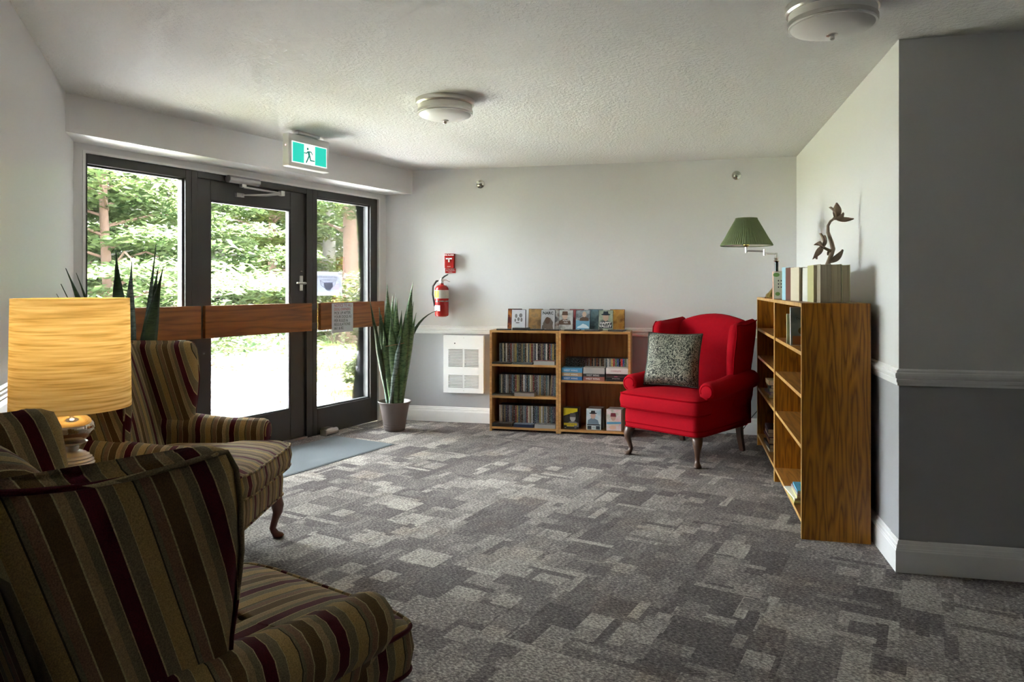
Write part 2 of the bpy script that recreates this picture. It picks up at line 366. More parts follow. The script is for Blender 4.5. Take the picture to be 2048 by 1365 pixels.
# floor and ceiling
RB = -2.2; LX = -2.4
fl = [(LX, RB), (5.4, RB), (5.4, 2.6), (C4.x+.1, C4.y+.1), (C3.x+.1, C3.y+.1), (R1.x+.06, R1.y+.1), (L1.x-.1, L1.y+.05), (-1.15, .95), (LX, .95)]
mb = MB(); n = len(fl); mb.add([(x, y, 0) for x, y in fl]+[(x, y, -.12) for x, y in fl], [tuple(range(n)), tuple(range(2*n-1, n-1, -1))]+[(i, (i+1) % n, (i+1) % n+n, i+n) for i in range(n)])
struct(mb.obj('floor', M['carpet']))
mb = MB(); mb.add([(x, y, H) for x, y in fl]+[(x, y, H+.2) for x, y in fl], [tuple(range(n)), tuple(range(2*n-1, n-1, -1))]+[(i, (i+1) % n, (i+1) % n+n, i+n) for i in range(n)])
struct(mb.obj('ceiling', M['ceiling']))
WL0 = C1-lw*3.55                                                # near end of the left wall
seg_wall('wall_left', WL0, L1+lw*.1, 0, H, M['wall'])
seg_wall('wall_back', R1-u*.12, C3+u*.12, 0, H, M['wall'])
seg_wall('wall_right', C4+u*0, C3, 0, H, M['wall'], side=-1)
seg_wall('wall_front', C4+rw*.0, C4+u*3.4, 0, H, M['wall'])
# unseen lobby behind the viewer: assumed walls, rear and left set close to bounce light
seg_wall('wall_rear', Vector((LX-.1, RB)), Vector((5.4, RB)), 0, H, M['wall'], side=-1)
seg_wall('wall_side', Vector((5.2, RB)), Vector((5.2, 2.6)), 0, H, M['wall'], side=-1)
struct(MB().box(-.12, 0, RB, .95, 0, H).obj('wall_lobby', M['wall'], loc=(LX, 0, 0)))
seg_wall('wall_alcove', Vector((LX-.1, .95)), Vector((WL0.x, .95)), 0, H, M['wall'])
# entrance wall: pieces round the glazed screen
sL, sR = S(170), S(757); ZT = 2.155; ZSOF = 2.212
mb = MB().box(-.02, sL, 0, .14, 0, H).box(sR, LEN+.02, 0, .14, 0, H).box(sL, sR, 0, .14, ZT, H)
struct(mb.obj('wall_entrance', M['upper'], loc=(L1.x, L1.y, 0), rz=AE))
mb = MB(); poly = [C1, C2, R1, L1]
mb.add([(p.x, p.y, ZSOF) for p in poly]+[(p.x, p.y, H) for p in poly], [(0, 1, 2, 3), (7, 6, 5, 4), (0, 4, 5, 1), (1, 5, 6, 2), (2, 6, 7, 3), (3, 7, 4, 0)])
struct(mb.obj('ceiling_soffit', M['upper']))
# mouldings: profile = (distance from wall into the room, z)
BASE = [(0, 0), (.018, 0), (.018, .098), (.0155, .104), (.0155, .108), (.013, .112), (.012, .125), (.008, .128), (.006, .141), (0, .145)]
RAIL = [(0, .852), (.007, .853), (.008, .866), (.013, .868), (.014, .880), (.011, .884), (.017, .888), (.020, .900), (.019, .910), (.012, .914), (.012, .922), (0, .930)]
def moulding(name, path, prof, side):
    # path of 2d points; side = +1: room lies left of travel
    P = path; rings = []
    for i, p in enumerate(P):
        if i == 0: t = (P[1]-P[0]).normalized(); nn = Vector((-t.y, t.x))*side; sc = 1
        elif i == len(P)-1: t = (P[-1]-P[-2]).normalized(); nn = Vector((-t.y, t.x))*side; sc = 1
        else:
            t1 = (P[i]-P[i-1]).normalized(); t2 = (P[i+1]-P[i]).normalized()
            n1 = Vector((-t1.y, t1.x))*side; n2 = Vector((-t2.y, t2.x))*side; nn = (n1+n2).normalized(); sc = 1/max(.3, nn.dot(n1))
        rings.append([(p.x+nn.x*d*sc, p.y+nn.y*d*sc, z) for d, z in prof])
    mb = MB(); mb.loft(rings); return struct(mb.obj(name, M['white']))
moulding('baseboard_back', [R1, C3], BASE, -1); moulding('trim_1', [R1+u*.05, C3], RAIL, -1)
moulding('baseboard_right', [C3, C4, C4+u*3.4], BASE, -1); moulding('trim_2', [C3, C4, C4+u*3.4], RAIL, -1)
moulding('baseboard_left', [WL0, L1], BASE, -1); moulding('trim_3', [WL0, L1-lw*.02], RAIL, -1)
mb = MB().box(sR, LEN, -.012, 0, 0, .13).box(0, sL, -.012, 0, 0, .13)
struct(mb.obj('baseboard_entrance', M['white'], loc=(L1.x, L1.y, 0), rz=AE))
# white casing bead round the screen
mb = MB().box(sL-.016, sR+.016, -.008, 0, ZT, ZT+.016).box(sL-.016, sL, -.008, 0, .13, ZT).box(sR, sR+.016, -.008, 0, .13, ZT)
struct(mb.obj('trim_4', M['white'], loc=(L1.x, L1.y, 0), rz=AE))

# ---------------------------------------------------------------- glazed entrance screen
FY0, FY1 = .015, .11
def ent(name): o = empty(name, (L1.x, L1.y, 0), AE); o['kind'] = 'structure'; return o
def framed(root, s0, s1, z0, z1, g0, g1, gz0, gz1, y0, y1, nm='frame'):
    mb = MB().box(s0, g0, y0, y1, z0, z1).box(g1, s1, y0, y1, z0, z1).box(g0, g1, y0, y1, gz1, z1).box(g0, g1, y0, y1, z0, gz0)
    f = mb.obj(nm, M['bronze'], root, bevel=.004)
    b = .012                                                  # glazing beads
    mb = MB(); ym = (y0+y1)/2
    for (a0, a1, c0, c1) in ((g0, g0+b, gz0, gz1), (g1-b, g1, gz0, gz1), (g0+b, g1-b, gz1-b, gz1), (g0+b, g1-b, gz0, gz0+b)):
        mb.box(a0, a1, ym-.02, ym+.02, c0, c1)
    mb.obj('glazing_bead', M['dark'], f)
    MB().box(g0, g1, ym-.004, ym+.004, gz0, gz1).obj('pane', M['glass'], root)
    return f
def push_board(root, s0, s1, nm='push_board'):
    o = MB().box(s0, s1, -.045, -.012, .925, 1.165).obj(nm, M['rail'], root, bevel=.004)
    for s_ in (s0+.06, s1-.06):
        MB().box(s_-.02, s_+.02, -.012, FY0, 1.0, 1.09).obj('standoff', M['bronze'], root)
    return o
g_t = ZE(178, 327); w1 = ent('window_1')
sM1, sD0, sD1, sM2 = S(386), S(398), S(616), S(628)
framed(w1, sL, sM1, 0, ZT, S(178), S(374), .23, g_t, FY0, FY1); push_board(w1, S(178)-.02, S(395))
w2 = ent('window_2')
framed(w2, sM2, sR, 0, ZT, S(637), S(744), .232, g_t, FY0, FY1); push_board(w2, S(634), sR+.035)
dr = ent('door_1')
mb = MB().box(sM1, sD0, FY0, FY1, 0, ZT).box(sD1, sM2, FY0, FY1, 0, ZT).box(sD0, sD1, FY0, FY1, 2.109, ZT)
mb.obj('door_frame', M['bronze'], dr, bevel=.003)
leaf = framed(dr, sD0-.001, sD1+.001, .012, 2.111, S(427), S(587), .265, 1.955, FY0+.02, FY1-.02, 'door_leaf')
push_board(dr, S(403), S(617))
MB().box(sD0, sD1, FY0-.01, FY1+.05, 0, .014).obj('threshold', M['nickel'], dr)
# closer
mb = MB(); mb.loft([[(s_, FY0-.035+.035*math.cos(a), 2.128+.03*math.sin(a)) for a in [2*math.pi*j/8+.39 for j in range(8)]] for s_ in (S(452), S(457), S(508), S(513))])
cl = mb.obj('door_closer', M['steel'], dr, bevel=.003)
sa, sb = S(482), S(545)
MB().box(sa-.02, sa+.02, FY0-.055, FY0-.02, 2.078, 2.10).obj('arm_pivot', M['nickel'], cl)
MB().tube([(sa, FY0-.045, 2.078), (sb, FY0-.12, 2.060)], .008, 6).obj('closer_arm', M['nickel'], cl)
MB().tube([(sb, FY0-.12, 2.058), (sb-.12, FY0-.08, 2.035), (sa+.02, FY0-.01, 2.022)], [.013, .011, .006], 6).obj('closer_arm', M['nickel'], cl)
MB().box(sb-.018, sb+.018, FY0-.138, FY0-.102, 2.04, 2.078).obj('arm_joint', M['nickel'], cl)
MB().box(sa-.03, sa+.04, FY0-.005, FY0+.02, 2.005, 2.035).obj('arm_bracket', M['steel'], cl)
# lever
hs = S(607); hz = ZE(607, 567)
lv = MB().box(hs-.018, hs+.018, FY0+.008, FY0+.02, hz-.065, hz+.065).obj('lever_plate', M['nickel'], dr, bevel=.004)
MB().tube([(hs, FY0+.01, hz), (hs, FY0-.04, hz), (hs-.02, FY0-.046, hz), (hs-.10, FY0-.046, hz+.002)], [.011, .011, .010, .009], 8).obj('lever_handle', M['nickel'], lv, smooth=True)
MB().lathe([(.009, 0), (.009, .006), (.004, .008)], 10).obj('lock_cylinder', M['nickel'], lv, loc=(hs, FY0+.012, hz+.10))
for q in (.965, 1.13):
    MB().box(sD1-.01, sM2+.025, -.015, FY0, q-.025, q+.025).obj('catch_bracket', M['dark'], dr)
# ---------------------------------------------------------------- papers on the right-hand light
def EP(px, py):  return S(px), ZE(px, py)
def ent_thing(name, label, cat): return thing(name, label, cat, (L1.x, L1.y, 0), AE)
s0, z1 = EP(638, 543); s1, z0 = EP(695, 591)
yp = (FY0+FY1)/2+.006
mk = ent_thing('paper_notice', 'white paper notice with a face mask drawing taped to the glass', 'notice')
MB().box(s0, s1, yp, yp+.0012, z0, z1).obj('sheet', M['paper'], mk)
for (a, c) in ((s0+.02, z1-.01), (s1-.02, z1-.01), (s0+.02, z0+.01), (s1-.02, z0+.01)):
    MB().box(a-.022, a+.022, yp-.0016, yp-.0006, c-.016, c+.016).obj('tape', M['white'], mk)
sc = (s0+s1)/2; zc = (z0+z1)/2; yt = yp-.0012
text('FACE MASK REQUIRED', .024, M['greyink'], mk, (sc, yt, z1-.055), (R(90), 0, 0), sx=-1.05)
text('IN ALL COMMON AREAS', .020, M['palegrey'], mk, (sc, yt, z1-.08), (R(90), 0, 0), sx=-1.0)
mb = MB(); mb.prism([(sc-.052, zc+.012), (sc+.06, zc+.012), (sc+.058, zc-.03), (sc+.03, zc-.06), (sc+.005, zc-.068), (sc-.03, zc-.055), (sc-.05, zc-.03)], yt-.0004, yt)
mb.obj('mask_drawing', M['palegrey'], mk)
for q in (-.006, -.024, -.042):
    MB().box(sc-.04, sc+.048, yt-.0009, yt-.0004, zc+q-.001, zc+q+.001).obj('pleat_line', M['greyink'], mk)
for sg in (-1, 1):
    MB().tube([(sc+sg*.055, yt-.001, zc+.012), (sc+sg*.1, yt-.001, zc+.028), (sc+sg*.085, yt-.001, zc-.015), (sc+sg*.05, yt-.001, zc-.035)], .0016, 5).obj('ear_loop', M['greyink'], mk)
s0, z1 = EP(651, 606); s1, z0 = EP(694, 661); pb = -.0462
s0 += .03; s1 += .03
nn = ent_thing('dog_owner_notice', 'paper notice to dog owners hanging on the wooden push board', 'notice')
MB().box(s0, s1, pb-.001, pb, .895, 1.158).obj('sheet', plain('grey_white_paper', (.60, .60, .66), .7), nn)
for i, (tx, mt) in enumerate([('NOTICE TO ALL', M['redink']), ('DOG OWNERS', M['redink']), ('PICK UP AFTER', M['ink']), ('YOUR DOGS AS', M['ink']), ('PER RULES &', M['ink']), ('REGULATIONS', M['ink']), ('#61 & 82.', M['ink'])]):
    text(tx, .036, mt, nn, (s0+.028, pb-.0016, 1.125-i*.034), align='LEFT', sx=.86)
# ---------------------------------------------------------------- exit sign
ex = thing('exit_sign', 'lit green running man exit sign hanging below the ceiling', 'exit sign', (-1.525, 5.27, 0), AE)
MB().box(-.105, .105, -.03, .03, 2.418, 2.44).obj('canopy', M['white'], ex, bevel=.004)
MB().box(-.20, .20, -.032, .032, 2.175, 2.412).obj('housing', plain('exit_housing', (.74, .74, .74), .4), ex, bevel=.006)
MB().box(-.172, .172, -.034, -.030, 2.205, 2.358).obj('lit_panel', emit('exit_white', (.90, 1, .97), .30), ex)
G = emit('exit_green', (.01, .42, .32), .42)
MB().box(-.165, -.058, -.0352, -.033, 2.212, 2.351).obj('green_field', G, ex); MB().box(.052, .165, -.0352, -.033, 2.212, 2.351).obj('green_field', G, ex)
G2 = emit('exit_figure_green', (.005, .16, .12), .3)
mb = MB(); mb.m = Matrix.Translation((0, -.0345, 0))
mb.loft([[(-.022+.0085*math.cos(2*math.pi*j/14), y, 2.322+.0095*math.sin(2*math.pi*j/14)) for j in range(14)] for y in (-.0012, 0)])
def limb(pts, w):
    for (a, b, w0, w1) in [(pts[i], pts[i+1], w[i], w[i+1]) for i in range(len(pts)-1)]:
        d = Vector((b[0]-a[0], b[1]-a[1])).normalized(); q = Vector((-d.y, d.x))
        mb.prism([(a[0]-q.x*w0-d.x*.002, a[1]-q.y*w0-d.y*.002), (b[0]-q.x*w1+d.x*.002, b[1]-q.y*w1+d.y*.002), (b[0]+q.x*w1+d.x*.002, b[1]+q.y*w1+d.y*.002), (a[0]+q.x*w0-d.x*.002, a[1]+q.y*w0-d.y*.002)], -.0012, 0)
limb([(-.014, 2.304), (-.006, 2.27)], [.011, .008]); limb([(-.018, 2.303), (-.034, 2.288), (-.055, 2.288)], [.004, .004, .003])
limb([(-.008, 2.303), (.012, 2.303), (.026, 2.285)], [.004, .004, .003]); limb([(-.008, 2.272), (-.022, 2.245), (-.036, 2.220)], [.006, .005, .005])
limb([(-.002, 2.272), (.006, 2.240), (.045, 2.240)], [.006, .005, .004])
mb.obj('running_figure', G2, ex)
MB().lathe([(.004, 0), (.004, .002)], 8).obj('indicator', emit('pilot_lamp', (1, .55, .5), 2), ex, loc=(-.2005, 0, 2.325)).rotation_euler = (0, R(-90), 0)
# ---------------------------------------------------------------- flush ceiling lights
FROST = plain('frosted_glass', (.80, .79, .77), .35)
def ceiling_light(x, y, label):
    t = thing('ceiling_light', label, 'ceiling light', (x, y, H), 0, 'flush ceiling lights')
    smooth_angle(MB().lathe([(.178, 0), (.178, -.026), (.172, -.034), (.160, -.036)], 48).obj('canopy', M['nickel'], t), 30)
    smooth_angle(MB().lathe([(.165, -.030), (.165, -.090), (.12, -.09)], 48).obj('glass_drum', FROST, t), 30)
    smooth_angle(MB().lathe([(.160, -.066), (.169, -.066), (.169, -.082), (.160, -.084)], 48, cap=False).obj('nickel_band', M['nickel'], t), 30)
    smooth_angle(MB().lathe([(.164, -.084), (.15, -.096), (.11, -.111), (.06, -.120), (.012, -.123)], 48).obj('diffuser', FROST, t), 30)
    smooth_angle(MB().lathe([(.022, -.119), (.022, -.126), (.010, -.130), (.010, -.140), (.006, -.144)], 16).obj('finial', M['nickel'], t), 30)
ceiling_light(-.407, 4.32, 'round nickel banded flush light with frosted glass nearer the exit sign')
ceiling_light(1.285, 2.85, 'round nickel banded flush light with frosted glass above the tall bookcases')
# ---------------------------------------------------------------- back wall fittings
def BWt(px): k = (px-1024)/F; return (k*C2.y-C2.x)/(u.x-k*u.y)
def bw_root(name, label, cat, px, group=None):
    t_ = BWt(px); p = C2+u*t_; return thing(name, label, cat, (p.x, p.y, 0), AU, group), p.y
def BZ(py, d): return CH-(py-HY)*d/F
for px, py, lb in ((961, 369, 'chrome sidewall sprinkler head on the wall above the fire alarm'), (1473, 351, 'chrome sidewall sprinkler head on the wall above the green lamp')):
    t, d = bw_root('sprinkler_head', lb, 'sprinkler', px, 'sprinkler heads on the back wall'); z = BZ(py, d)
    smooth_angle(MB().lathe([(.040, 0), (.038, .006), (.022, .012), (.018, .016)], 24).obj('escutcheon', M['chrome'], t, loc=(0, 0, z))).rotation_euler = (R(90), 0, 0)
    MB().lathe([(.011, .01), (.011, .035), (.015, .036), (.015, .042), (.007, .044)], 8).obj('nozzle', M['chrome'], t, loc=(0, 0, z)).rotation_euler = (R(90), 0, 0)
    for sx in (-1, 1): MB().tube([(sx*.012, -.036, z), (sx*.016, -.055, z), (0, -.072, z)], .0035, 6).obj('yoke_arm', M['chrome'], t)
    MB().box(-.022, .022, -.086, -.066, z+.010, z+.013).obj('deflector', M['chrome'], t)
    MB().lathe([(.011, 0), (.011, .002)], 12).obj('deflector_disc', M['chrome'], t, loc=(0, -.072, z)).rotation_euler = (R(90), 0, 0)
# fire alarm pull station
t, d = bw_root('fire_alarm_box', 'red fire alarm pull box with a white T handle', 'fire alarm', 901)
z0, z1 = BZ(537, d), BZ(508, d)
MB().box(-.047, .047, -.05, 0, z0, z1).obj('housing', M['firered'], t, bevel=.004)
MB().box(-.030, .030, -.056, -.05, z0+.085, z0+.098).obj('pull_handle', M['white'], t); MB().box(-.006, .006, -.056, -.05, z0+.058, z0+.086).obj('pull_handle', M['white'], t)
text('FIRE ALARM', .019, M['white'], t, (0, -.0505, z1-.020), bold=.0004); text('PULL', .010, M['firered'], t, (0, -.0565, z0+.088)); text('DOWN', .010, M['white'], t, (0, -.0505, z0+.012))
sg, d = bw_root('fire_alarm_placard', 'small red placard with white print under the fire alarm box', 'placard', 901)
MB().box(-.053, .053, -.004, 0, z0-.047, z0-.001).obj('plate', M['firered'], sg)
for i, tx in enumerate(('In Case Of Fire', 'PULL STATION', 'Push In')): text(tx, .013, M['white'], sg, (0, -.0045, z0-.014-i*.014))
# extinguisher
t, d = bw_root('fire_extinguisher', 'red fire extinguisher with black hose hung on the wall', 'extinguisher', 889)
zb, zt = BZ(633, d), BZ(571, d); yc = -.085; r0 = .066
smooth_angle(MB().lathe([(.045, zb), (r0-.004, zb+.008), (r0, zb+.02), (r0, zt-.035), (r0-.008, zt-.016), (r0-.024, zt-.003), (.018, zt+.006), (.018, zt+.02)], 28, (0, yc, 0)).obj('cylinder', M['firered'], t))
smooth_angle(MB().lathe([(r0+.001, zb+.175), (r0+.001, zb+.255)], 28, (0, yc, 0), cap=False).obj('instruction_label', plain('extinguisher_label', srgb(196, 194, 186), .4, var=.15, vscale=60), t))
def patch(a0, a1, z0_, z1_, mat, nm, r=r0+.0016):
    ring = lambda z: [(r*math.cos(R(a)), yc+r*math.sin(R(a)), z) for a in [a0+(a1-a0)*i/8 for i in range(9)]]
    mb = MB(); mb.loft([ring(z0_), ring(z1_)], False, False); return mb.obj(nm, mat, t, smooth=True)
patch(190, 262, zb+.182, zb+.25, plain('label_yellow', srgb(216, 200, 50), .4), 'yellow_label')
patch(210, 275, zb+.055, zb+.11, M['white'], 'inspection_tag')
smooth_angle(MB().lathe([(r0+.0015, zb+.145), (r0+.0015, zb+.153)], 28, (0, yc, 0), cap=False).obj('strap', M['chrome'], t))
smooth_angle(MB().lathe([(.017, zt+.01), (.02, zt+.03), (.016, zt+.06), (.010, zt+.07)], 12, (0, yc, 0)).obj('valve', M['nickel'], t))
smooth_angle(MB().lathe([(.017, 0), (.017, .012)], 14).obj('gauge', M['white'], t, loc=(-.008, yc-.02, zt+.035))).rotation_euler = (R(90), 0, 0)
MB().tube([(.0, yc, zt+.062), (.03, yc-.01, zt+.085), (.07, yc-.015, zt+.105)], [.007, .008, .006], 6).obj('squeeze_lever', M['black'], t)
MB().tube([(.0, yc, zt+.05), (.05, yc-.01, zt+.052), (.085, yc-.015, zt+.035)], [.008, .008, .006], 6).obj('carry_handle', M['nickel'], t)
MB().tube([(-.01, yc, zt+.045), (-.05, yc-.01, zt+.04), (-.085, yc-.012, zt-.01), (-.088, yc-.012, zt-.09), (-.075, yc-.008, zt-.16), (-.066, yc-.004, zt-.20)], [.008, .009, .009, .009, .009, .012], 8).obj('hose', M['black'], t, smooth=True)
MB().box(-.02, .02, yc+.05, 0, zb+.10, zt).obj('wall_bracket', M['dark'], t)
# wall heater
t, d = bw_root('wall_heater', 'white louvred electric heater mounted on the wall', 'heater', 930)
z0, z1 = .288, .838; x0, x1 = -.203, .195
GX = ((x0+.05, -.012), (.008, x1-.05)); GR = ((.335, .462, 9), (.535, .710, 12))
mb = MB().box(x0, GX[0][0], -.045, 0, z0, z1).box(GX[1][1], x1, -.045, 0, z0, z1).box(GX[0][1], GX[1][0], -.045, 0, z0, z1)
for gx0, gx1 in GX: mb.box(gx0, gx1, -.045, 0, z0, GR[0][0]).box(gx0, gx1, -.045, 0, GR[0][1], GR[1][0]).box(gx0, gx1, -.045, 0, GR[1][1], z1)
mb.obj('cover', M['white'], t)
MB().box(x0+.04, x1-.04, -.008, -.002, GR[0][0]-.01, GR[1][1]+.01).obj('heating_element_plate', M['steel'], t)
for gx0, gx1 in GX:
    for gz0, gz1, nn_ in GR:
        st = (gz1-gz0)/nn_; sl = MB().box(gx0-.002, gx1+.002, -.048, -.036, -.0042, .0042).data('louvre_slat', M['white'])
        for i in range(nn_+1):
            o = bpy.data.objects.new('louvre_slat', sl); col.objects.link(o); o.parent = t; o.location = (0, 0, gz0+st*i)
MB().lathe([(.006, 0), (.006, .003)], 12).obj('thermostat_hole', M['black'], t, loc=(-.088, -.0455, z1-.075)).rotation_euler = (R(90), 0, 0)
for zz in (z1-.022, z0+.022): MB().lathe([(.004, 0), (.004, .002)], 8).obj('screw', M['nickel'], t, loc=(0, -.0455, zz)).rotation_euler = (R(90), 0, 0)
# door mat and door stop
def GP(px, py): d = CH*F/(py-HY); return ((px-1024)/F*d, d)
sm0, sm1 = sD0-.10, sD1+.16
mt = MB().box(sm0, sm1, -.80, -.17, 0, .007).obj('door_mat', plain('grey_entrance_mat', srgb(100, 106, 110), .95, bump=.5, bscale=500, var=.2, vscale=160), loc=(L1.x, L1.y, 0), rz=AE, bevel=.003)
tag(mt, 'flat grey entrance mat lying in front of the glass door', 'door mat')
MB().box(sm0-.012, sm1+.012, -.812, -.158, 0, .004).obj('mat_border', plain('mat_rubber', srgb(92, 96, 100), .8), mt)
ds = ent_thing('door_stop', 'silver metal door holder on the carpet below the dark frame', 'door stop'); sq = S(651)
mb = MB(); mb.loft([[(s_, -.06+.026*math.cos(a), .028+.026*math.sin(a)) for a in [2*math.pi*j/10 for j in range(10)]] for s_ in (sq-.075, sq-.06, sq+.06, sq+.075)])
mb.obj('cylinder', M['nickel'], ds); MB().box(sq-.085, sq-.07, -.09, -.02, 0, .05).obj('end_plate', M['nickel'], ds); MB().box(sq-.04, sq+.04, -.06, FY0, .045, .057).obj('bracket', M['nickel'], ds)
# ================================================================ wing chairs (forward = +y, right = +x)
def offset_scale(ring, s, cx=0, cy=0): return [(cx+(x-cx)*s, cy+(y-cy)*s) for x, y in ring]
def inset(ring, d):
    n = len(ring); out = []
    for i in range(n):
        a = Vector(ring[i-1]); b = Vector(ring[i]); c = Vector(ring[(i+1) % n])
        t = (c-a).normalized() if (c-a).length > 1e-9 else Vector((1, 0)); out.append((b.x-t.y*d, b.y+t.x*d))
    return out
def round_poly(pts, r, n=5):
    out = []; m = len(pts)
    for i in range(m):
        p0, p, p1 = Vector(pts[i-1]), Vector(pts[i]), Vector(pts[(i+1) % m])
        a = (p0-p).normalized(); b = (p1-p).normalized(); rr_ = min(r, (p0-p).length*.45, (p1-p).length*.45)
        s, e_ = p+a*rr_, p+b*rr_
        for k in range(n+1):
            t = k/n; q = s*(1-t)**2+p*2*t*(1-t)+e_*t**2; out.append((q.x, q.y))
    return out
def dens(ring, step=.05):
    out = []; n = len(ring)
    for i in range(n):
        a, b = Vector(ring[i]), Vector(ring[(i+1) % n]); k = max(1, int((b-a).length/step))
        for j in range(k): q = a.lerp(b, j/k); out.append((q.x, q.y))
    return out
def wing_chair(name, label, loc, rz, fab, legm, group=None, hump=.035, pipe=None, band=False, wr=-.002):
    t = thing(name, label, 'armchair', loc, rz, group)
    # --- seat deck
    mb = MB(); base = dens(round_poly([(-.335, -.36), (.335, -.36), (.335, .335), (.30, .385), (-.30, .385), (-.335, .335)], .04), .04)
    mb.loft([[(x, y, z) for x, y in inset(base, d)] for z, d in ((.222, .010), (.226, .002), (.24, 0), (.30, -.004), (.368, 0), (.372, .008))])
    sb = mb.obj('seat_base', fab['x'], t, smooth=True)
    for zz in ((.228, .262) if band else (.228,)):
        MB().tube([(x, y, zz) for x, y in inset(base, -.003)]+[(inset(base, -.003)[0][0], inset(base, -.003)[0][1], zz)], .0045, 6).obj('welt', pipe, sb, smooth=True)
    # --- T cushion
    T = dens(round_poly([(-.255, -.22), (.255, -.22), (.255, .20), (.345, .215), (.35, .405), (.25, .432), (-.25, .432), (-.35, .405), (-.345, .215), (-.255, .20)], .05), .03)
    mb = MB(); lv = [(.372, .02), (.376, .006), (.384, -.001), (.43, -.010), (.476, -.001), (.484, .006)]
    rings = [[(x, y, z) for x, y in inset(T, d)] for z, d in lv]
    for s_, z in ((.90, .503), (.72, .517), (.45, .526), (.2, .529)):
        rings.append([(x, .10+(y-.10), z) for x, y in offset_scale(inset(T, .006), s_, 0, .10)])
    mb.loft(rings); cu = mb.obj('seat_cushion', fab['x'], t, smooth=True)
    for zz in (.380, .482):
        P = inset(T, 0.0); MB().tube([(x, y, zz) for x, y in P]+[(P[0][0], P[0][1], zz)], .006, 6).obj('welt', pipe, cu, smooth=True)
    # --- back
    def yb(z): return -.235-.30*(z-.45)
    mb = MB(); rings = []; zs = [.36, .40, .48, .56, .64, .72, .80, .88, .95, 1.0, 1.015, 1.024]
    for i, z in enumerate(zs):
        k = [0]*9+[.004, .02, .045]; sh = k[i]; hw = .292+.012*sst(.5, 1.0, z)
        ring = rr(hw-sh, .062-sh, min(.05, .062-sh-.002) if .062-sh > .006 else .004, 5)
        ring = dens(ring, .06)
        out = []
        for x, y in ring:
            bul = .028*(1-(x/.3)**2)*math.sin(math.pi*min(1, max(0, (z-.4)/.62))) if y > 0 else 0
            zz = z+(hump*max(0, 1-(x/.30)**2)**1.2)*sst(.75, 1.0, z)
            out.append((x, yb(z)+y+bul-.03, zz))
        rings.append(out)
    mb.loft(rings); mb.obj('backrest', fab['back'], t, smooth=True)
    # --- wings
    for sx in (-1, 1):
        mb = MB(); rings = []
        zs = [.40, .50, .56, .60, .66, .74, .82, .91, .975, 1.007, 1.02, 1.027]
        for i, z in enumerate(zs):
            sh = [0]*8+[.002, .008, .02, .033][0:4]; s_ = sh[i] if i < len(sh) else .033
            yr = yb(z)-.085+s_
            yf = -.128-.012*sst(.6, .95, z)+.012*math.sin(math.pi*sst(.6, 1.0, z))-s_
            th = .039-s_; ln = yf-yr; m = 7; rg = []
            inner, outer = [], []
            for j in range(m+1):
                q = j/m; y = yr+ln*q
                fl_ = .022*q*q*sst(.6, 1.0, z)
                xc = .318+fl_
                tt = th*(1 if q > .12 else .75)*(1+.25*sst(.7, 1, q)*sst(.6, .9, z))
                inner.append((xc-tt, y)); outer.append((xc+tt, y))
            tip = outer[-1][0]-inner[-1][0]; xc = (outer[-1][0]+inner[-1][0])/2
            arc = [(xc+tip/2*math.cos(R(a)), yf+tip*.55*math.sin(R(a))) for a in (25, 55, 90, 125, 155)]
            rg = outer+arc+inner[::-1]
            dz = lambda y: (-.020*math.sin(math.pi*min(1, max(0, (y-yr)/(ln+.03))))+wr*(1-(y-yr)/(ln+.03)))*sst(.85, 1.0, z)
            rings.append([(sx*x, y, z+dz(y)) for x, y in (rg if sx > 0 else rg)])
        mb.loft(rings); wg = mb.obj('wing', fab['wing'], t, smooth=True)
        # welt along the outer edge of the wing: up the front, over the top, down the back
        path = [(sx*(max(abs(p[0]) for p in r_)-.012), max(p[1] for p in r_)-.012, r_[len(r_)//2][2]) for r_ in rings[1:-2]]
        top = rings[-3]; path += [(sx*(abs(top[j][0])+.002), top[j][1], top[j][2]+.010) for j in range(7, -1, -1)]
        MB().tube(path, .0055, 6).obj('welt', pipe, wg, smooth=True)
    # --- arms with side panels
    for sx in (-1, 1):
        mb = MB(); rings = []
        ys = [-.40, -.30, -.2, -.1, 0, .1, .2, .262, .285, .293]
        for i, y in enumerate(ys):
            sh = [0]*7+[.003, .012, .026]; s_ = sh[i]; up = .035*sst(.15, -.25, y)
            rc = .072-s_; cx, cz = .338, .545+up; ring = []
            xo = .338-s_*.6; xi = .262+s_*.6
            ring += [(xi, .30), (xi, .42)]
            for k in range(11):
                a = R(205-k*(205+75)/10); ring.append((cx+rc*math.cos(a), cz+rc*math.sin(a)))
            ring += [(xo+.012, .45), (xo, .40), (xo, .30), (xo, .232+s_), (xi, .232+s_)]
            rings.append([(sx*x, y, z) for x, z in ring])
        mb.loft(rings); ar = mb.obj('arm', fab['y'], t, smooth=True)
        # front scroll facing
        c = rings[-1]; P = [(p[0], .290, p[2]) for p in c[2:13]]
        MB().tube(P, .0055, 6).obj('welt', pipe, ar, smooth=True)
    # --- outside back panel
    mb = MB(); mb.loft([[(-.30, yb(z)-.088, z), (.30, yb(z)-.088, z), (.30, yb(z)-.098, z), (-.30, yb(z)-.098, z)] for z in (.235, .5, .8, .99)])
    mb.obj('outside_back', fab['back'], t)
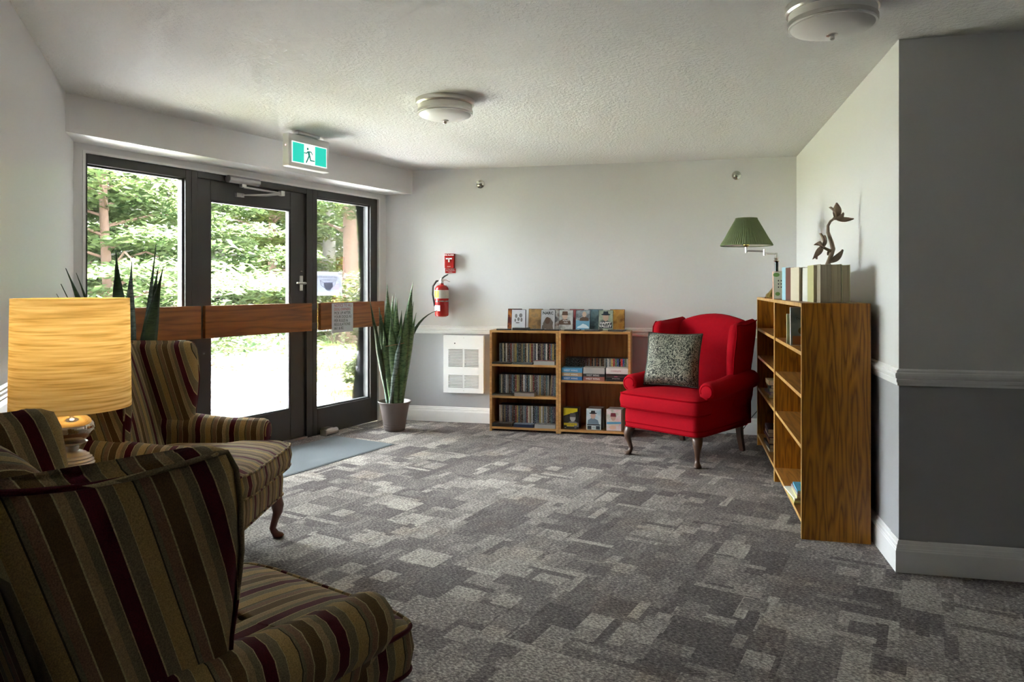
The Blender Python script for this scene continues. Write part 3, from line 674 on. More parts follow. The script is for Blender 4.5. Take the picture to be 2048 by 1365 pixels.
    # --- legs
    for sx in (-1, 1):
        pr = [(.225, 0, .040, 0), (.20, .004, .040, 0), (.17, .016, .034, 0), (.13, .018, .025, 0), (.09, .006, .019, 0), (.05, -.004, .017, 0), (.03, .004, .021, 0), (.018, .016, .029, 0), (.008, .020, .030, 0), (0, .018, .022, 0)]
        mb = MB(); mb.loft([[(sx*(.292+o_*.7)+r_*math.cos(2*math.pi*j/14), .335+o_+r_*math.sin(2*math.pi*j/14), z) for j in range(14)] for z, o_, r_, _ in pr])
        mb.obj('leg', legm, t, smooth=True)
        mb = MB(); mb.loft([[(sx*.27+dx*w_, -.335-o_+dy*w_, z) for dx, dy in ((-1, -1), (1, -1), (1, 1), (-1, 1))] for z, o_, w_ in ((.24, 0, .024), (.12, .015, .021), (0, .055, .018))])
        mb.obj('leg', legm, t, bevel=.003)
    return t
STRIPE = dict(x=M['sx'], back=M['sx2'], wing=M['sw'], y=M['sy'])
RED = dict(x=M['red'], back=M['red'], wing=M['red'], y=M['red'])
STP = M['sx2']
chA = wing_chair('wing_chair', 'striped velvet wing chair facing the room beside the snake plant', (-1.575, 3.40, 0), R(0-90), STRIPE, M['legred'], 'striped wing chairs', pipe=STP)
chB = wing_chair('wing_chair', 'striped velvet wing chair on the opposite side of the lamp table from the snake plant', (-.75, 1.583, 0), R(55.5-90), STRIPE, M['legred'], 'striped wing chairs', pipe=STP)
chR = wing_chair('wing_chair', 'red upholstered wing chair with cabriole legs beside the low bookcases', (1.366, 5.562, 0), R(225-90), RED, M['legwood'], pipe=M['redpipe'], hump=.06, band=True, wr=.022)
# pillow on the red chair
def pillow():
    m, t, b = nt('paisley_jacquard'); b.inputs['Roughness'].default_value = .6; b.inputs['Specular IOR Level'].default_value = .25
    tc = N(t, 'ShaderNodeTexCoord')
    v = N(t, 'ShaderNodeTexVoronoi', feature='DISTANCE_TO_EDGE'); v.inputs['Scale'].default_value = 11; L(t, tc.outputs['Object'], v.inputs['Vector'])
    n = N(t, 'ShaderNodeTexNoise'); n.inputs['Scale'].default_value = 26; n.inputs['Detail'].default_value = 3; n.inputs['Distortion'].default_value = 2.5; L(t, tc.outputs['Object'], n.inputs['Vector'])
    a = mathn(t, 'PINGPONG', mathn(t, 'MULTIPLY', v.outputs['Distance'], 30), 1)
    b2 = mathn(t, 'PINGPONG', mathn(t, 'MULTIPLY', n.outputs['Fac'], 9), 1)
    s = mathn(t, 'ADD', mathn(t, 'MULTIPLY', a, .4), mathn(t, 'MULTIPLY', b2, .6))
    r = ramp(t, [(.38, srgb(22, 27, 24)), (.55, srgb(58, 64, 58)), (.70, srgb(172, 170, 154))], 'LINEAR'); L(t, s, r.inputs[0]); L(t, r.outputs[0], b.inputs['Base Color'])
    bp = N(t, 'ShaderNodeBump'); bp.inputs['Strength'].default_value = .3; L(t, s, bp.inputs['Height']); L(t, bp.outputs[0], b.inputs['Normal'])
    n_ = 14; hw = .215; vs_, fs = [], []
    def shape(i, j, side):
        x = -1+2*i/n_; z = -1+2*j/n_
        e_ = (1-x**4)*(1-z**4); pin = 1-.055*((1-z*z)*abs(x)**3) ; pin2 = 1-.055*((1-x*x)*abs(z)**3)
        return (x*hw*pin, side*(.085*max(0, e_)**.6), z*hw*pin2)
    idx = {}
    for side in (1, -1):
        for i in range(n_+1):
            for j in range(n_+1):
                ed = i in (0, n_) or j in (0, n_)
                key = (i, j) if ed else (i, j, side)
                if key not in idx: idx[key] = len(vs_); vs_.append(shape(i, j, side))
        for i in range(n_):
            for j in range(n_):
                q = [idx.get((a_, b_), idx.get((a_, b_, side))) for a_, b_ in ((i, j), (i+1, j), (i+1, j+1), (i, j+1))]
                fs.append(tuple(q if side < 0 else q[::-1]))
    mb = MB(); mb.add(vs_, fs); root = thing('cushion', 'dark green paisley cushion leaning on the red chair', 'cushion', (1.262, 5.575, .735), rot=(R(-20), 0, R(-28)))
    mb.obj('cover', m, root, smooth=True)
    ed = [shape(i, 0, 1) for i in range(n_)]+[shape(n_, j, 1) for j in range(n_)]+[shape(i, n_, 1) for i in range(n_, 0, -1)]+[shape(0, j, 1) for j in range(n_, -1, -1)]
    MB().tube(ed, .005, 6).obj('piping', plain('dark_piping', srgb(40, 42, 36), .6), root, smooth=True)
pillow()
# ================================================================ side table and table lamp
st = thing('side_table', 'round wooden side table under the yellow lamp', 'table', (-1.50, 2.42, 0))
smooth_angle(MB().lathe([(.235, .600), (.25, .607), (.25, .622), (.24, .63)], 40).obj('table_top', wood('side_table_wood', srgb(120, 76, 42), srgb(74, 42, 22), 'X'), st))
smooth_angle(MB().lathe([(.03, .12), (.045, .16), (.03, .22), (.026, .40), (.038, .50), (.03, .56), (.06, .60)], 20).obj('pedestal', M['legred'], st), 60)
for k in range(3):
    a = R(90+120*k); MB().tube([(0, 0, .17), (.10*math.cos(a), .10*math.sin(a), .15), (.2*math.cos(a), .2*math.sin(a), .05), (.235*math.cos(a), .235*math.sin(a), .015)], [.025, .022, .016, .014], 8).obj('leg', M['legred'], st, smooth=True)
lp = thing('table_lamp', 'table lamp with a pale yellow wound drum shade and two stacked glass balls', 'lamp', (-1.50, 2.42, .630))
PEARL = plain('ribbed_pearl_ceramic', srgb(206, 198, 186), .25, spec=.7)
prof = [(.045, 0), (.048, .008), (.035, .016)]
for i in range(25):
    a = -math.pi/2+.38+(math.pi-.7)*i/24; prof.append((.066*math.cos(a)+.004*(i % 2), .066+.054*math.sin(a)))
prof += [(.020, .121), (.022, .130), (.016, .136)]
smooth_angle(MB().lathe(prof, 40).obj('lower_ball', PEARL, lp), 60)
smooth_angle(MB().lathe([(.016, .132), (.045, .143), (.047, .147), (.03, .152)], 32).obj('collar', M['nickel'], lp), 60)
smooth_angle(MB().lathe([(.030, .150)]+[(.070*math.cos(a), .195+.050*math.sin(a)) for a in [-1.1+2.45*i/16 for i in range(17)]]+[(.012, .246)], 40).obj('upper_ball', plain('mercury_glass', srgb(214, 200, 184), .07, metal=.85), lp), 60)
smooth_angle(MB().lathe([(.013, .243), (.013, .30), (.008, .31), (.008, .60)], 14).obj('stem', M['nickel'], lp), 60)
def shade_mat():
    m = bpy.data.materials.new('wound_thread_shade'); m.use_nodes = True; t = m.node_tree; b = t.nodes['Principled BSDF']
    tc = N(t, 'ShaderNodeTexCoord'); mp = N(t, 'ShaderNodeMapping'); mp.inputs['Scale'].default_value = (5, 5, 130); mp.inputs['Rotation'].default_value = (R(1.2), R(-1.0), 0)
    L(t, tc.outputs['Object'], mp.inputs['Vector'])
    n = N(t, 'ShaderNodeTexNoise'); n.inputs['Scale'].default_value = 1; n.inputs['Detail'].default_value = 4; L(t, mp.outputs[0], n.inputs['Vector'])
    r = ramp(t, [(.3, srgb(190, 158, 92)), (.5, srgb(228, 202, 138)), (.7, srgb(244, 226, 172))], 'LINEAR'); L(t, n.outputs['Fac'], r.inputs[0])
    L(t, r.outputs[0], b.inputs['Base Color']); b.inputs['Roughness'].default_value = .8
    bp = N(t, 'ShaderNodeBump'); bp.inputs['Strength'].default_value = .5; bp.inputs['Distance'].default_value = .004; L(t, n.outputs['Fac'], bp.inputs['Height']); L(t, bp.outputs[0], b.inputs['Normal'])
    tr = N(t, 'ShaderNodeBsdfTranslucent'); L(t, r.outputs[0], tr.inputs[0])
    mx = N(t, 'ShaderNodeMixShader'); mx.inputs[0].default_value = .30; o = t.nodes['Material Output']
    L(t, b.outputs[0], mx.inputs[1]); L(t, tr.outputs[0], mx.inputs[2]); L(t, mx.outputs[0], o.inputs[0]); return m
smooth_angle(MB().lathe([(.176, .262), (.180, .262), (.1745, .636), (.1705, .636)], 64, cap=False).obj('shade', shade_mat(), lp), 60)
for a in (0, 120, 240): MB().tube([(0, 0, .60), (.172*math.cos(R(a)), .172*math.sin(R(a)), .63)], .0025, 5).obj('spider_arm', M['nickel'], lp)
smooth_angle(MB().lathe([(.012, .40), (.03, .44), (.032, .47), (.02, .50), (.006, .51)], 20).obj('bulb', emit('warm_bulb', (1, .80, .5), 3), lp), 60)
pl = bpy.data.lights.new('lamp_light', 'POINT'); pl.energy = 1.15; pl.color = (1, .76, .42); pl.shadow_soft_size = .04
po = bpy.data.objects.new('lamp_light', pl); col.objects.link(po); po.parent = lp; po.location = (0, 0, .545)
# ================================================================ bookcases
def bookcase(name, label, loc, rz, W, D, Hh, shelves, back_y, front_y, mats, group=None, kick=.02, th=.02):
    side, board, edge, back = mats; t = thing(name, label, 'bookcase', loc, rz, group)
    sg = 1 if front_y > back_y else -1
    lo, hi = min(back_y, front_y), max(back_y, front_y); fe = front_y-sg*.0025
    for x0 in (0, W-th):
        p = MB().box(x0, x0+th, min(back_y, fe), max(back_y, fe), 0, Hh-.0).obj('side_panel', side, t)
        MB().box(x0, x0+th, min(fe, front_y), max(fe, front_y), 0, Hh).obj('edge_band', edge, p)
    def brd(z0, z1, nm, rec=0):
        f_ = front_y-sg*rec; p = MB().box(th, W-th, min(back_y, f_-sg*.0025), max(back_y, f_-sg*.0025), z0, z1).obj(nm, board, t)
        MB().box(th, W-th, min(f_, f_-sg*.0025), max(f_, f_-sg*.0025), z0, z1).obj('edge_band', edge, p)
    brd(Hh-th, Hh+.0005, 'top_board'); brd(kick, kick+th, 'bottom_board', .003)
    for z in shelves: brd(z-th, z, 'shelf', .006)
    MB().box(th*.5, W-th*.5, min(back_y, back_y+sg*.006), max(back_y, back_y+sg*.006), 0, Hh-.002).obj('back_panel', back, t)
    return t
OAK = (M['oak'], M['oak_x'], M['oak_edge'], M['oak_back'])
LAM = (M['lam'], M['lam_x'], wood('beech_edge', srgb(204, 160, 102), srgb(176, 128, 70), 'X', 1.2), M['lam_back'])
P0 = Vector((1.496, 3.669)); ARB = math.atan2(.972, .234); rb = Vector((math.cos(ARB), math.sin(ARB))); rn = Vector((-rb.y, rb.x))
WB = 1.13
bk1 = bookcase('oak_bookcase', 'tall oak bookcase with a flower carving on top', (P0.x, P0.y, 0), ARB, WB, .329, 1.22, [.965, .74, .475], -.329, 0, OAK, 'tall oak bookcases', kick=.075)
p2 = P0+rb*(WB+.003)
bk2 = bookcase('oak_bookcase', 'tall oak bookcase in the corner with the green lamp on top', (p2.x, p2.y, 0), ARB, WB, .329, 1.22, [.965, .74, .475], -.329, 0, OAK, 'tall oak bookcases', kick=.075)
def fl(t_): p = C2-vb*.335+u*t_; return p
q1 = fl(.866); q2 = fl(1.496)
lw1 = bookcase('low_bookcase', 'low laminate bookcase packed with disc cases on three shelves', (q1.x, q1.y, 0), AU, .627, .30, .912, [.606, .320], .30, 0, LAM, 'low laminate bookcases')
lw2 = bookcase('low_bookcase', 'low laminate bookcase with box sets next to the red chair', (q2.x, q2.y, 0), AU, .63, .30, .912, [.477], .30, 0, LAM, 'low laminate bookcases')
# ---------------------------------------------------------------- disc cases
SP = [srgb(*c) for c in ((38, 42, 52), (196, 198, 200), (52, 70, 96), (30, 30, 32), (120, 40, 40), (84, 104, 124), (210, 206, 196), (60, 62, 60), (140, 128, 104), (44, 58, 84), (90, 60, 48), (220, 220, 222), (70, 80, 92), (58, 88, 112), (120, 64, 58), (58, 50, 66), (168, 150, 92), (110, 116, 120))]
DK = [srgb(*c) for c in ((26, 26, 26), (34, 32, 30), (40, 38, 36), (60, 54, 40), (30, 34, 36))]
MX = [srgb(*c) for c in ((40, 40, 40), (196, 180, 140), (150, 84, 56), (70, 72, 76), (200, 200, 196), (90, 40, 50), (60, 80, 100))]
WT = [srgb(*c) for c in ((224, 222, 216), (200, 60, 60), (214, 214, 210), (90, 130, 100), (60, 80, 150), (222, 196, 110), (230, 228, 224), (50, 50, 54))]
NAMED = {'black': (22, 22, 24), 'white': (210, 210, 210), 'navy blue': (44, 58, 86), 'charcoal grey': (50, 52, 52), 'dark red': (118, 42, 42), 'slate blue': (84, 104, 124), 'cream': (206, 198, 176), 'olive tan': (140, 128, 100), 'brown': (90, 62, 50), 'light grey': (150, 154, 156), 'teal': (54, 88, 100), 'plum': (66, 50, 70), 'dull yellow': (168, 150, 92), 'rust red': (150, 84, 56), 'bright red': (196, 54, 54), 'leaf green': (88, 128, 96), 'royal blue': (60, 80, 150), 'pale yellow': (220, 198, 120), 'espresso brown': (52, 44, 36)}
SPM = {}
def named_spine(k):
    if k not in SPM:
        c = srgb(*NAMED[k]); lum = sum(NAMED[k])/3; ac = srgb(206, 204, 200) if lum < 120 else srgb(44, 44, 50)
        SPM[k] = spine_mat('spine_'+k.replace(' ', '_'), [c, c, [a*.45+b_*.55 for a, b_ in zip(ac, c)], ac][:2]+[ac], 0)
        r_ = [n_ for n_ in SPM[k].node_tree.nodes if n_.type == 'VALTORGB']
        for rr_, cc_ in ((r_[0], c), (r_[1], [a*.6+b_*.4 for a, b_ in zip(ac, c)])):
            for el in rr_.color_ramp.elements: el.color = rgb(cc_)
    return SPM[k]
K_SP = ['black', 'white', 'navy blue', 'charcoal grey', 'dark red', 'slate blue', 'cream', 'olive tan', 'brown', 'light grey', 'teal', 'plum', 'dull yellow']
K_DK = ['black', 'charcoal grey', 'espresso brown']; K_MX = ['charcoal grey', 'cream', 'rust red', 'light grey', 'plum', 'slate blue', 'brown']; K_WT = ['white', 'bright red', 'leaf green', 'royal blue', 'pale yellow', 'light grey', 'black']
CASE = M['black']
def dvd_mesh(th, mat, hgt=.185, dep=.132):
    mb = MB().box(-th/2, th/2, 0, dep, 0, hgt); me = mb.data('disc_case', CASE); me.materials.append(mat)
    for p in me.polygons:
        if p.normal.y < -.5 or abs(p.normal.x) > .5: p.material_index = 1
    return me
def row(root_p, ang, x0, x1, z, ysh, mats, label, group, n, hj=.0, lean=0):
    meshes = {}; bag = []
    for i in range(n):
        x = x0+(x1-x0)*(i+.5)/n; 
        if not bag: bag = list(mats); random.shuffle(bag)
        kc = bag.pop()
        if kc not in meshes: meshes[kc] = dvd_mesh((x1-x0)/n*.94, named_spine(kc))
        me = meshes[kc]
        o = bpy.data.objects.new('disc_case', me); col.objects.link(o)
        dy = random.uniform(-.004, .004); d = Vector((math.cos(ang), math.sin(ang))); nrm = Vector((-d.y, d.x))
        p = root_p+d*x+nrm*(ysh+dy); o.location = (p.x, p.y, z); o.rotation_euler = (0, lean, ang); o.scale = (1, 1, 1+random.uniform(-.03, 0)*hj)
        tag(o, kc+' spined '+label, 'disc case', kc+' '+group)
row(q1, AU, .068, .604, .606, .085, K_SP, 'disc case upright on the top shelf of the packed low bookcase', 'disc cases on the top shelf', 36)
row(q1, AU, .068, .530, .320, .085, K_SP, 'disc case upright on the middle shelf of the packed low bookcase', 'disc cases on the middle shelf', 31)
row(q1, AU, .535, .590, .320, .085, K_SP, 'disc case leaning at the end of the middle shelf', 'leaning disc cases', 4, lean=R(4))
row(q1, AU, .068, .604, .04, .085, K_SP, 'disc case upright on the bottom shelf of the packed low bookcase', 'disc cases on the bottom shelf', 36)
row(q2, AU, .040, .218, .477, .155, K_DK, 'disc case standing behind the blue box sets', 'dark disc cases', 13)
row(q2, AU, .219, .415, .477, .155, K_MX, 'disc case standing behind the grey box set', 'mixed disc cases', 14)
row(q2, AU, .416, .604, .477, .155, K_WT, 'case standing behind the white box set', 'bright cases', 11)
def loc_on(rp, ang, x, y): d = Vector((math.cos(ang), math.sin(ang))); n_ = Vector((-d.y, d.x)); p = rp+d*x+n_*y; return p
def flat_case(rp, ang, x, y, z, w_, d_, h_, topc, label, group=None, cat='disc case', yaw=0, spine=None, edge=None, title=None, tmat=None, tsize=.02, name='disc_case'):
    p = loc_on(rp, ang, x, y); t = thing(name, label, cat, (p.x, p.y, z), ang+yaw, group)
    MB().box(-w_/2, w_/2, -d_/2, d_/2, 0, h_).obj('case', edge or CASE, t, bevel=.0015)
    MB().box(-w_/2+.002, w_/2-.002, -d_/2+.002, d_/2-.002, h_, h_+.0006).obj('cover', topc, t)
    if spine: MB().box(-w_/2+.001, w_/2-.001, -d_/2-.0006, -d_/2, .001, h_-.001).obj('spine', spine, t)
    if title: text(title, tsize, tmat or M['white'], t, (-.01, -d_/2-.0012, h_/2-tsize*.34))
    return t
cc = lambda *c: [srgb(*x) for x in c]
# cases lying flat on the three shelves in front of the rows
for (x, z, cl_, lb, h_) in [(.105, .606, cc((60, 52, 44), (150, 130, 110), (40, 38, 38)), 'dark disc case lying flat in front of the top row', .014), (.30, .606, cc((40, 44, 48), (110, 116, 120)), 'grey disc case lying flat in front of the top row', .014),
        (.50, .606, cc((206, 204, 206), (180, 80, 80), (222, 220, 220)), 'white and red disc cases lying flat in front of the top row', .034), (.11, .320, cc((58, 52, 50), (130, 116, 100)), 'brown disc case lying flat in front of the middle row', .014),
        (.32, .320, cc((150, 120, 120), (60, 50, 52), (196, 180, 170)), 'pinkish disc case lying flat in front of the middle row', .03), (.115, .04, cc((220, 218, 214), (120, 110, 104), (50, 48, 48)), 'white disc case with black picture lying flat in front of the bottom row', .03),
        (.31, .04, cc((70, 100, 150), (150, 180, 210), (40, 60, 96)), 'blue disc case lying flat in front of the bottom row', .028), (.505, .04, cc((226, 224, 224), (90, 88, 92), (232, 230, 230)), 'white disc case with grey drawing lying flat in front of the bottom row', .034)]:
    flat_case(q1, AU, x, .055, z, .185 if x != .5 else .19, .10, h_, blotch('flat_cover', cl_, 16, seed=x*40+z*9), lb, yaw=random.uniform(-.03, .03), edge=plain('case_edge', [.5*v for v in cl_[-1]], .4))
# box sets on the right-hand unit
def boxset(x, zoff, w_, h_, c, label, title=None, ts=.022, tm=None):
    flat_case(q2, AU, x, .078, .477+zoff, w_, .135, h_, plain('boxset_top', c, .35), label, spine=plain('boxset_spine', c, .35), edge=plain('boxset_edge', c, .4), cat='box set', name='box_set', title=title, tsize=ts, tmat=tm)
boxset(.117, 0, .183, .034, srgb(52, 116, 176), 'deep blue box set at the bottom of its stack', 'WEST WING')
boxset(.117, .0347, .183, .032, srgb(176, 150, 112), 'tan box set in the middle of its stack', 'WEST WING')
boxset(.117, .0674, .183, .040, srgb(84, 154, 196), 'light blue box set topmost of its stack', 'WEST WING')
boxset(.312, 0, .188, .036, srgb(140, 92, 84), 'brown box set at the bottom of the middle stack', 'WEST WING')
boxset(.312, .0367, .188, .025, srgb(52, 54, 56), 'dark grey box set between brown and pale grey ones', 'WEST WING', .02)
boxset(.312, .0624, .188, .052, srgb(176, 174, 172), 'thick pale grey box set topmost of the middle stack')
boxset(.514, 0, .19, .016, srgb(40, 38, 38), 'black case at the bottom of the stack by the red chair'); boxset(.514, .0167, .19, .016, srgb(34, 34, 34), 'black case second from the bottom by the red chair', 'COLLECTION', .011)
boxset(.514, .0334, .19, .016, srgb(70, 56, 54), 'dark brown case with pink mark under the white box set', 'SERIES', .011, plain('pink_ink', srgb(220, 120, 160), .5)); boxset(.514, .0501, .19, .014, srgb(46, 36, 36), 'maroon black case directly under the white box set')
boxset(.514, .0648, .19, .050, srgb(216, 212, 210), 'thick white box set with red lettering', 'COMPLETE', .018, M['redink'])
# front-facing cases standing at the bottom of the right-hand unit
def standing(rp, ang, x, y, z, cover, label, group=None, w_=.131, h_=.186, th=.015, lean=R(7), yaw=0, extra=None, edge=None, cat='disc case', name='disc_case'):
    p = loc_on(rp, ang, x, y); t = thing(name, label, cat, (p.x, p.y, z), group=group, rot=(-lean, 0, ang+yaw))
    MB().box(-w_/2, w_/2, 0, th, 0, h_).obj('case', edge or CASE, t, bevel=.0015)
    MB().box(-w_/2+.003, w_/2-.003, -.0006, 0, .003, h_-.003).obj('cover', cover, t)
    if extra: extra(t)
    return t
def pic(t, poly, mat, y=-.0012, nm='printed_shape'): MB().prism(poly, y-.0004, y).obj(nm, mat, t)
def ell(cx, cz, rx, rz_, n=14): return [(cx+rx*math.cos(2*math.pi*i/n), cz+rz_*math.sin(2*math.pi*i/n)) for i in range(n)]
def bust(t, cx, cz, s, skin, coat, hat=None, hair=None):
    pic(t, [(cx-.042*s, cz-.06*s), (cx-.038*s, cz-.035*s), (cx-.012*s, cz-.022*s), (cx+.012*s, cz-.022*s), (cx+.038*s, cz-.035*s), (cx+.042*s, cz-.06*s)], coat, -.0012, 'printed_coat')
    pic(t, ell(cx, cz, .019*s, .026*s), skin, -.0017, 'printed_head')
    if hat:
        pic(t, ell(cx, cz+.018*s, .030*s, .006*s), hat, -.0022, 'printed_hat'); pic(t, [(cx-.018*s, cz+.016*s), (cx+.018*s, cz+.016*s), (cx+.014*s, cz+.038*s), (cx-.014*s, cz+.038*s)], hat, -.0022, 'printed_hat')
    if hair: pic(t, [(cx-.021*s, cz+.004*s), (cx+.021*s, cz+.004*s), (cx+.017*s, cz+.03*s), (cx-.017*s, cz+.03*s)], hair, -.0022, 'printed_hair')
SK = plain('ink_skin', srgb(196, 168, 150), .4); GSK = plain('ink_grey_skin', srgb(190, 190, 190), .4); NAVY = plain('ink_navy', srgb(44, 52, 66), .4)
YEL = plain('ink_yellow', srgb(226, 206, 40), .4); BRN = plain('ink_brown', srgb(92, 70, 56), .4); MAR = plain('ink_maroon', srgb(120, 40, 56), .4); SKY = plain('ink_sky', srgb(90, 160, 200), .4)
def gently(t):
    pic(t, [(-.062, .183), (.062, .183), (.062, .155), (-.062, .115)], YEL); pic(t, ell(-.03, .085, .026, .035), plain('ink_charcoal', srgb(52, 52, 54), .4), nm='printed_portrait')
    bust(t, .02, .10, 1.35, GSK, plain('ink_suit', srgb(120, 120, 122), .4), hair=plain('ink_hair', srgb(90, 90, 92), .4))
    pic(t, [(-.058, .032), (.058, .032), (.058, .052), (-.058, .052)], YEL, -.0024); text('GEORGE GENTLY', .0135, M['ink'], t, (0, -.0034, .037)); pic(t, [(-.03, .022), (.03, .022), (.03, .032), (-.03, .032)], YEL, -.0024); text('COLLECTION', .008, M['ink'], t, (0, -.0034, .024))
    text('BBC', .009, M['white'], t, (-.045, -.0015, .008)); text('DVD', .008, M['white'], t, (.045, -.0015, .008))
def hatman(t):
    bust(t, -.006, .125, 1.15, SK, plain('ink_blue_coat', srgb(110, 130, 146), .4), hat=plain('ink_dark_hat', srgb(48, 50, 54), .4)); pic(t, [(-.055, .045), (.05, .045), (.04, .075), (-.02, .105), (-.05, .08)], plain('ink_blue_coat2', srgb(120, 140, 156), .4), -.0011)
    pic(t, [(-.058, .04), (.058, .04), (.058, .05), (-.058, .05)], M['ink'], -.0024); pic(t, [(-.055, .005), (-.02, .005), (-.02, .035), (-.055, .035)], M['ink']); pic(t, [(.02, .005), (.055, .005), (.055, .035), (.02, .035)], NAVY); text('SERIES', .010, M['ink'], t, (0, -.0015, .018))
def lady(t):
    bust(t, -.006, .118, 1.2, SK, plain('ink_cream_coat', srgb(216, 206, 190), .4), hat=None, hair=MAR); pic(t, [(-.062, .055), (.062, .062), (.062, .08), (-.062, .075)], SKY, -.0024)
    pic(t, ell(-.01, .028, .03, .018), plain('ink_peach', srgb(224, 190, 170), .4))
def stackdv(x, cover, label, extra, n, edge, grp, w_=.131):
    standing(q2, AU, x, .030, .042, cover, label, lean=R(3), extra=extra, edge=edge, w_=w_)
    for i in range(n):
        standing(q2, AU, x+.006+.004*random.random()+.0015*i, .030+.017*(i+1)+.001, .042, random.choice([M['dark'], BRN, NAVY]), grp, grp, lean=R(3), edge=random.choice([plain('case_black', (.03, .03, .03), .4), plain('case_brown', srgb(96, 70, 58), .4), plain('case_pale', srgb(170, 166, 160), .4)]), w_=w_)
stackdv(.102, plain('cover_black', srgb(34, 34, 34), .3), 'yellow and black detective disc case facing outwards', gently, 5, None, 'disc case standing behind the yellow and black one')
stackdv(.308, blotch('cover_pale_blue', cc((150, 190, 204), (206, 216, 218), (170, 204, 214)), 14, seed=3), 'pale blue disc case showing a man in a bowler hat', hatman, 8, plain('case_light', srgb(196, 200, 200), .4), 'disc case standing behind the bowler hat one')
stackdv(.485, blotch('cover_green_pink', cc((96, 150, 80), (222, 214, 214), (216, 160, 170)), 11, seed=5), 'green and pink disc case showing a woman in a red hat', lady, 7, plain('case_light2', srgb(204, 200, 196), .4), 'disc case standing behind the green and pink one')
# display on top of the low units
ZTP = .9125
def XT(px, d_off=.0):  # local x on unit 1 for a picture column at the front plane + d_off
    k = (px-1024)/F; b0 = q1+Vector((-u.y, u.x))*d_off; return (k*b0.y-b0.x)/(u.x-k*u.y)
back = [(1027, cc((120, 44, 34), (190, 120, 50), (90, 34, 40), (70, 30, 34)), 'red and yellow disc case leaning at the end of the display', None), (1069, cc((120, 96, 70), (190, 150, 96), (80, 100, 96)), 'golden brown disc case between the white one and the grey drug drama', None),
        (1111, cc((170, 168, 172), (90, 84, 90), (206, 200, 196), (120, 80, 70)), 'collage disc case tucked behind its neighbours in the display', None), (1152, cc((150, 60, 70), (190, 110, 110)), 'dull red disc case mostly hidden in the display', None),
        (1190, cc((52, 76, 90), (110, 140, 150), (40, 52, 72)), 'teal stormy sea disc case beside the police one', None), (1234, cc((196, 130, 60), (214, 170, 90), (120, 76, 44)), 'orange disc case with a guitar at the end of the display', None)]
for i, (px, c_, lb, ex_) in enumerate(back):
    standing(q1, AU, XT(px, .2), .235, ZTP, blotch('display_cover', c_, 13, seed=i+1), lb, w_=.133, h_=.19, lean=R(9))
def narc(t): text('NARC', .036, M['ink'], t, (0, -.0015, .142), bold=.0012, sx=1.0); bust(t, -.004, .085, 1.25, BRN, plain('ink_grey_brown', srgb(110, 98, 90), .4)); pic(t, [(-.04, .01), (.04, .01), (.048, .07), (.02, .11), (-.02, .11), (-.045, .06)], plain('ink_coat', srgb(104, 94, 88), .4), -.0011)
def valley(t):
    bust(t, .0, .12, 1.4, SK, NAVY, hat=NAVY); pic(t, [(-.058, .02), (.058, .02), (.05, .075), (-.05, .075)], NAVY, -.0011)
    text('HAPPY', .033, M['white'], t, (-.003, -.003, .056), bold=.0008); text('VALLEY', .033, M['white'], t, (-.003, -.003, .029), bold=.0008); text('BBC', .008, M['white'], t, (0, -.0015, .172))
def hooded(t): bust(t, -.01, .13, 1.35, SK, BRN, hair=BRN); text('Keeper', .019, M['white'], t, (0, -.003, .082)); text('Faith', .019, M['white'], t, (0, -.003, .062))
def bluecase(t): pic(t, [(-.062, .005), (.062, .005), (.062, .09), (-.062, .09)], plain('ink_ice_blue', srgb(104, 158, 192), .35), -.0011); bust(t, .012, .145, 1.0, SK, BRN); pic(t, [(-.05, .03), (-.02, .045), (.0, .06), (.03, .05), (.055, .03), (.055, .02), (-.05, .02)], plain('ink_white_crest', srgb(206, 224, 234), .4), -.0015)
def sketch(t):
    for cx, cz, rx, rz_ in ((-.022, .125, .012, .02), (.02, .13, .016, .02), (-.03, .085, .008, .016), (.0, .095, .012, .018), (.028, .09, .01, .02), (-.008, .062, .02, .006)): pic(t, ell(cx, cz, rx, rz_, 9), plain('ink_sketch', srgb(130, 130, 134), .5))
front = [(1036, cc((216, 218, 228), (226, 228, 236)), 'white disc case with grey sketches in the display', sketch, .03), (1095, cc((176, 176, 182), (206, 206, 212)), 'pale grey disc case titled NARC in the display', narc, .018), (1131, cc((150, 150, 148), (190, 192, 192), (120, 122, 120)), 'grey disc case showing a hooded figure in the display', hooded, .015),
         (1165, cc((170, 180, 190), (90, 96, 104), (200, 206, 212)), 'blue and white disc case with waves in the display', bluecase, .02), (1211, cc((96, 116, 110), (170, 180, 160), (60, 76, 84)), 'dark police disc case titled HAPPY VALLEY in the display', valley, .015)]
for i, (px, c_, lb, ex_, th_) in enumerate(front):
    standing(q1, AU, XT(px, .14), .150, ZTP, blotch('display_cover_front', c_, 15, seed=i+11), lb, w_=.131, h_=.186, lean=R(10), extra=ex_, th=th_, yaw=random.uniform(-.03, .05))
for i, (px, h_, lb) in enumerate([(1008, .010, 'thin dark disc case lying flat at the end of the display'), (1042, .022, 'thick black disc case lying flat before the white one'), (1072, .013, 'grey disc case lying flat before the golden brown one'), (1105, .012, 'grey disc case lying flat before the NARC one'), (1145, .013, 'black disc case lying flat before the hooded figure one'), (1187, .016, 'black disc case lying flat before the stormy sea one'), (1234, .016, 'black disc case lying flat before the HAPPY VALLEY one')]):
    flat_case(q1, AU, XT(px, .06), .064+.004*(i % 2), ZTP, .135, .105, h_, blotch('lying_cover', cc((60, 66, 72), (150, 156, 160), (90, 96, 100)), 14, seed=i+21, rough=.15), lb, yaw=random.uniform(-.25, .2) if i not in (2, 3) else 0)
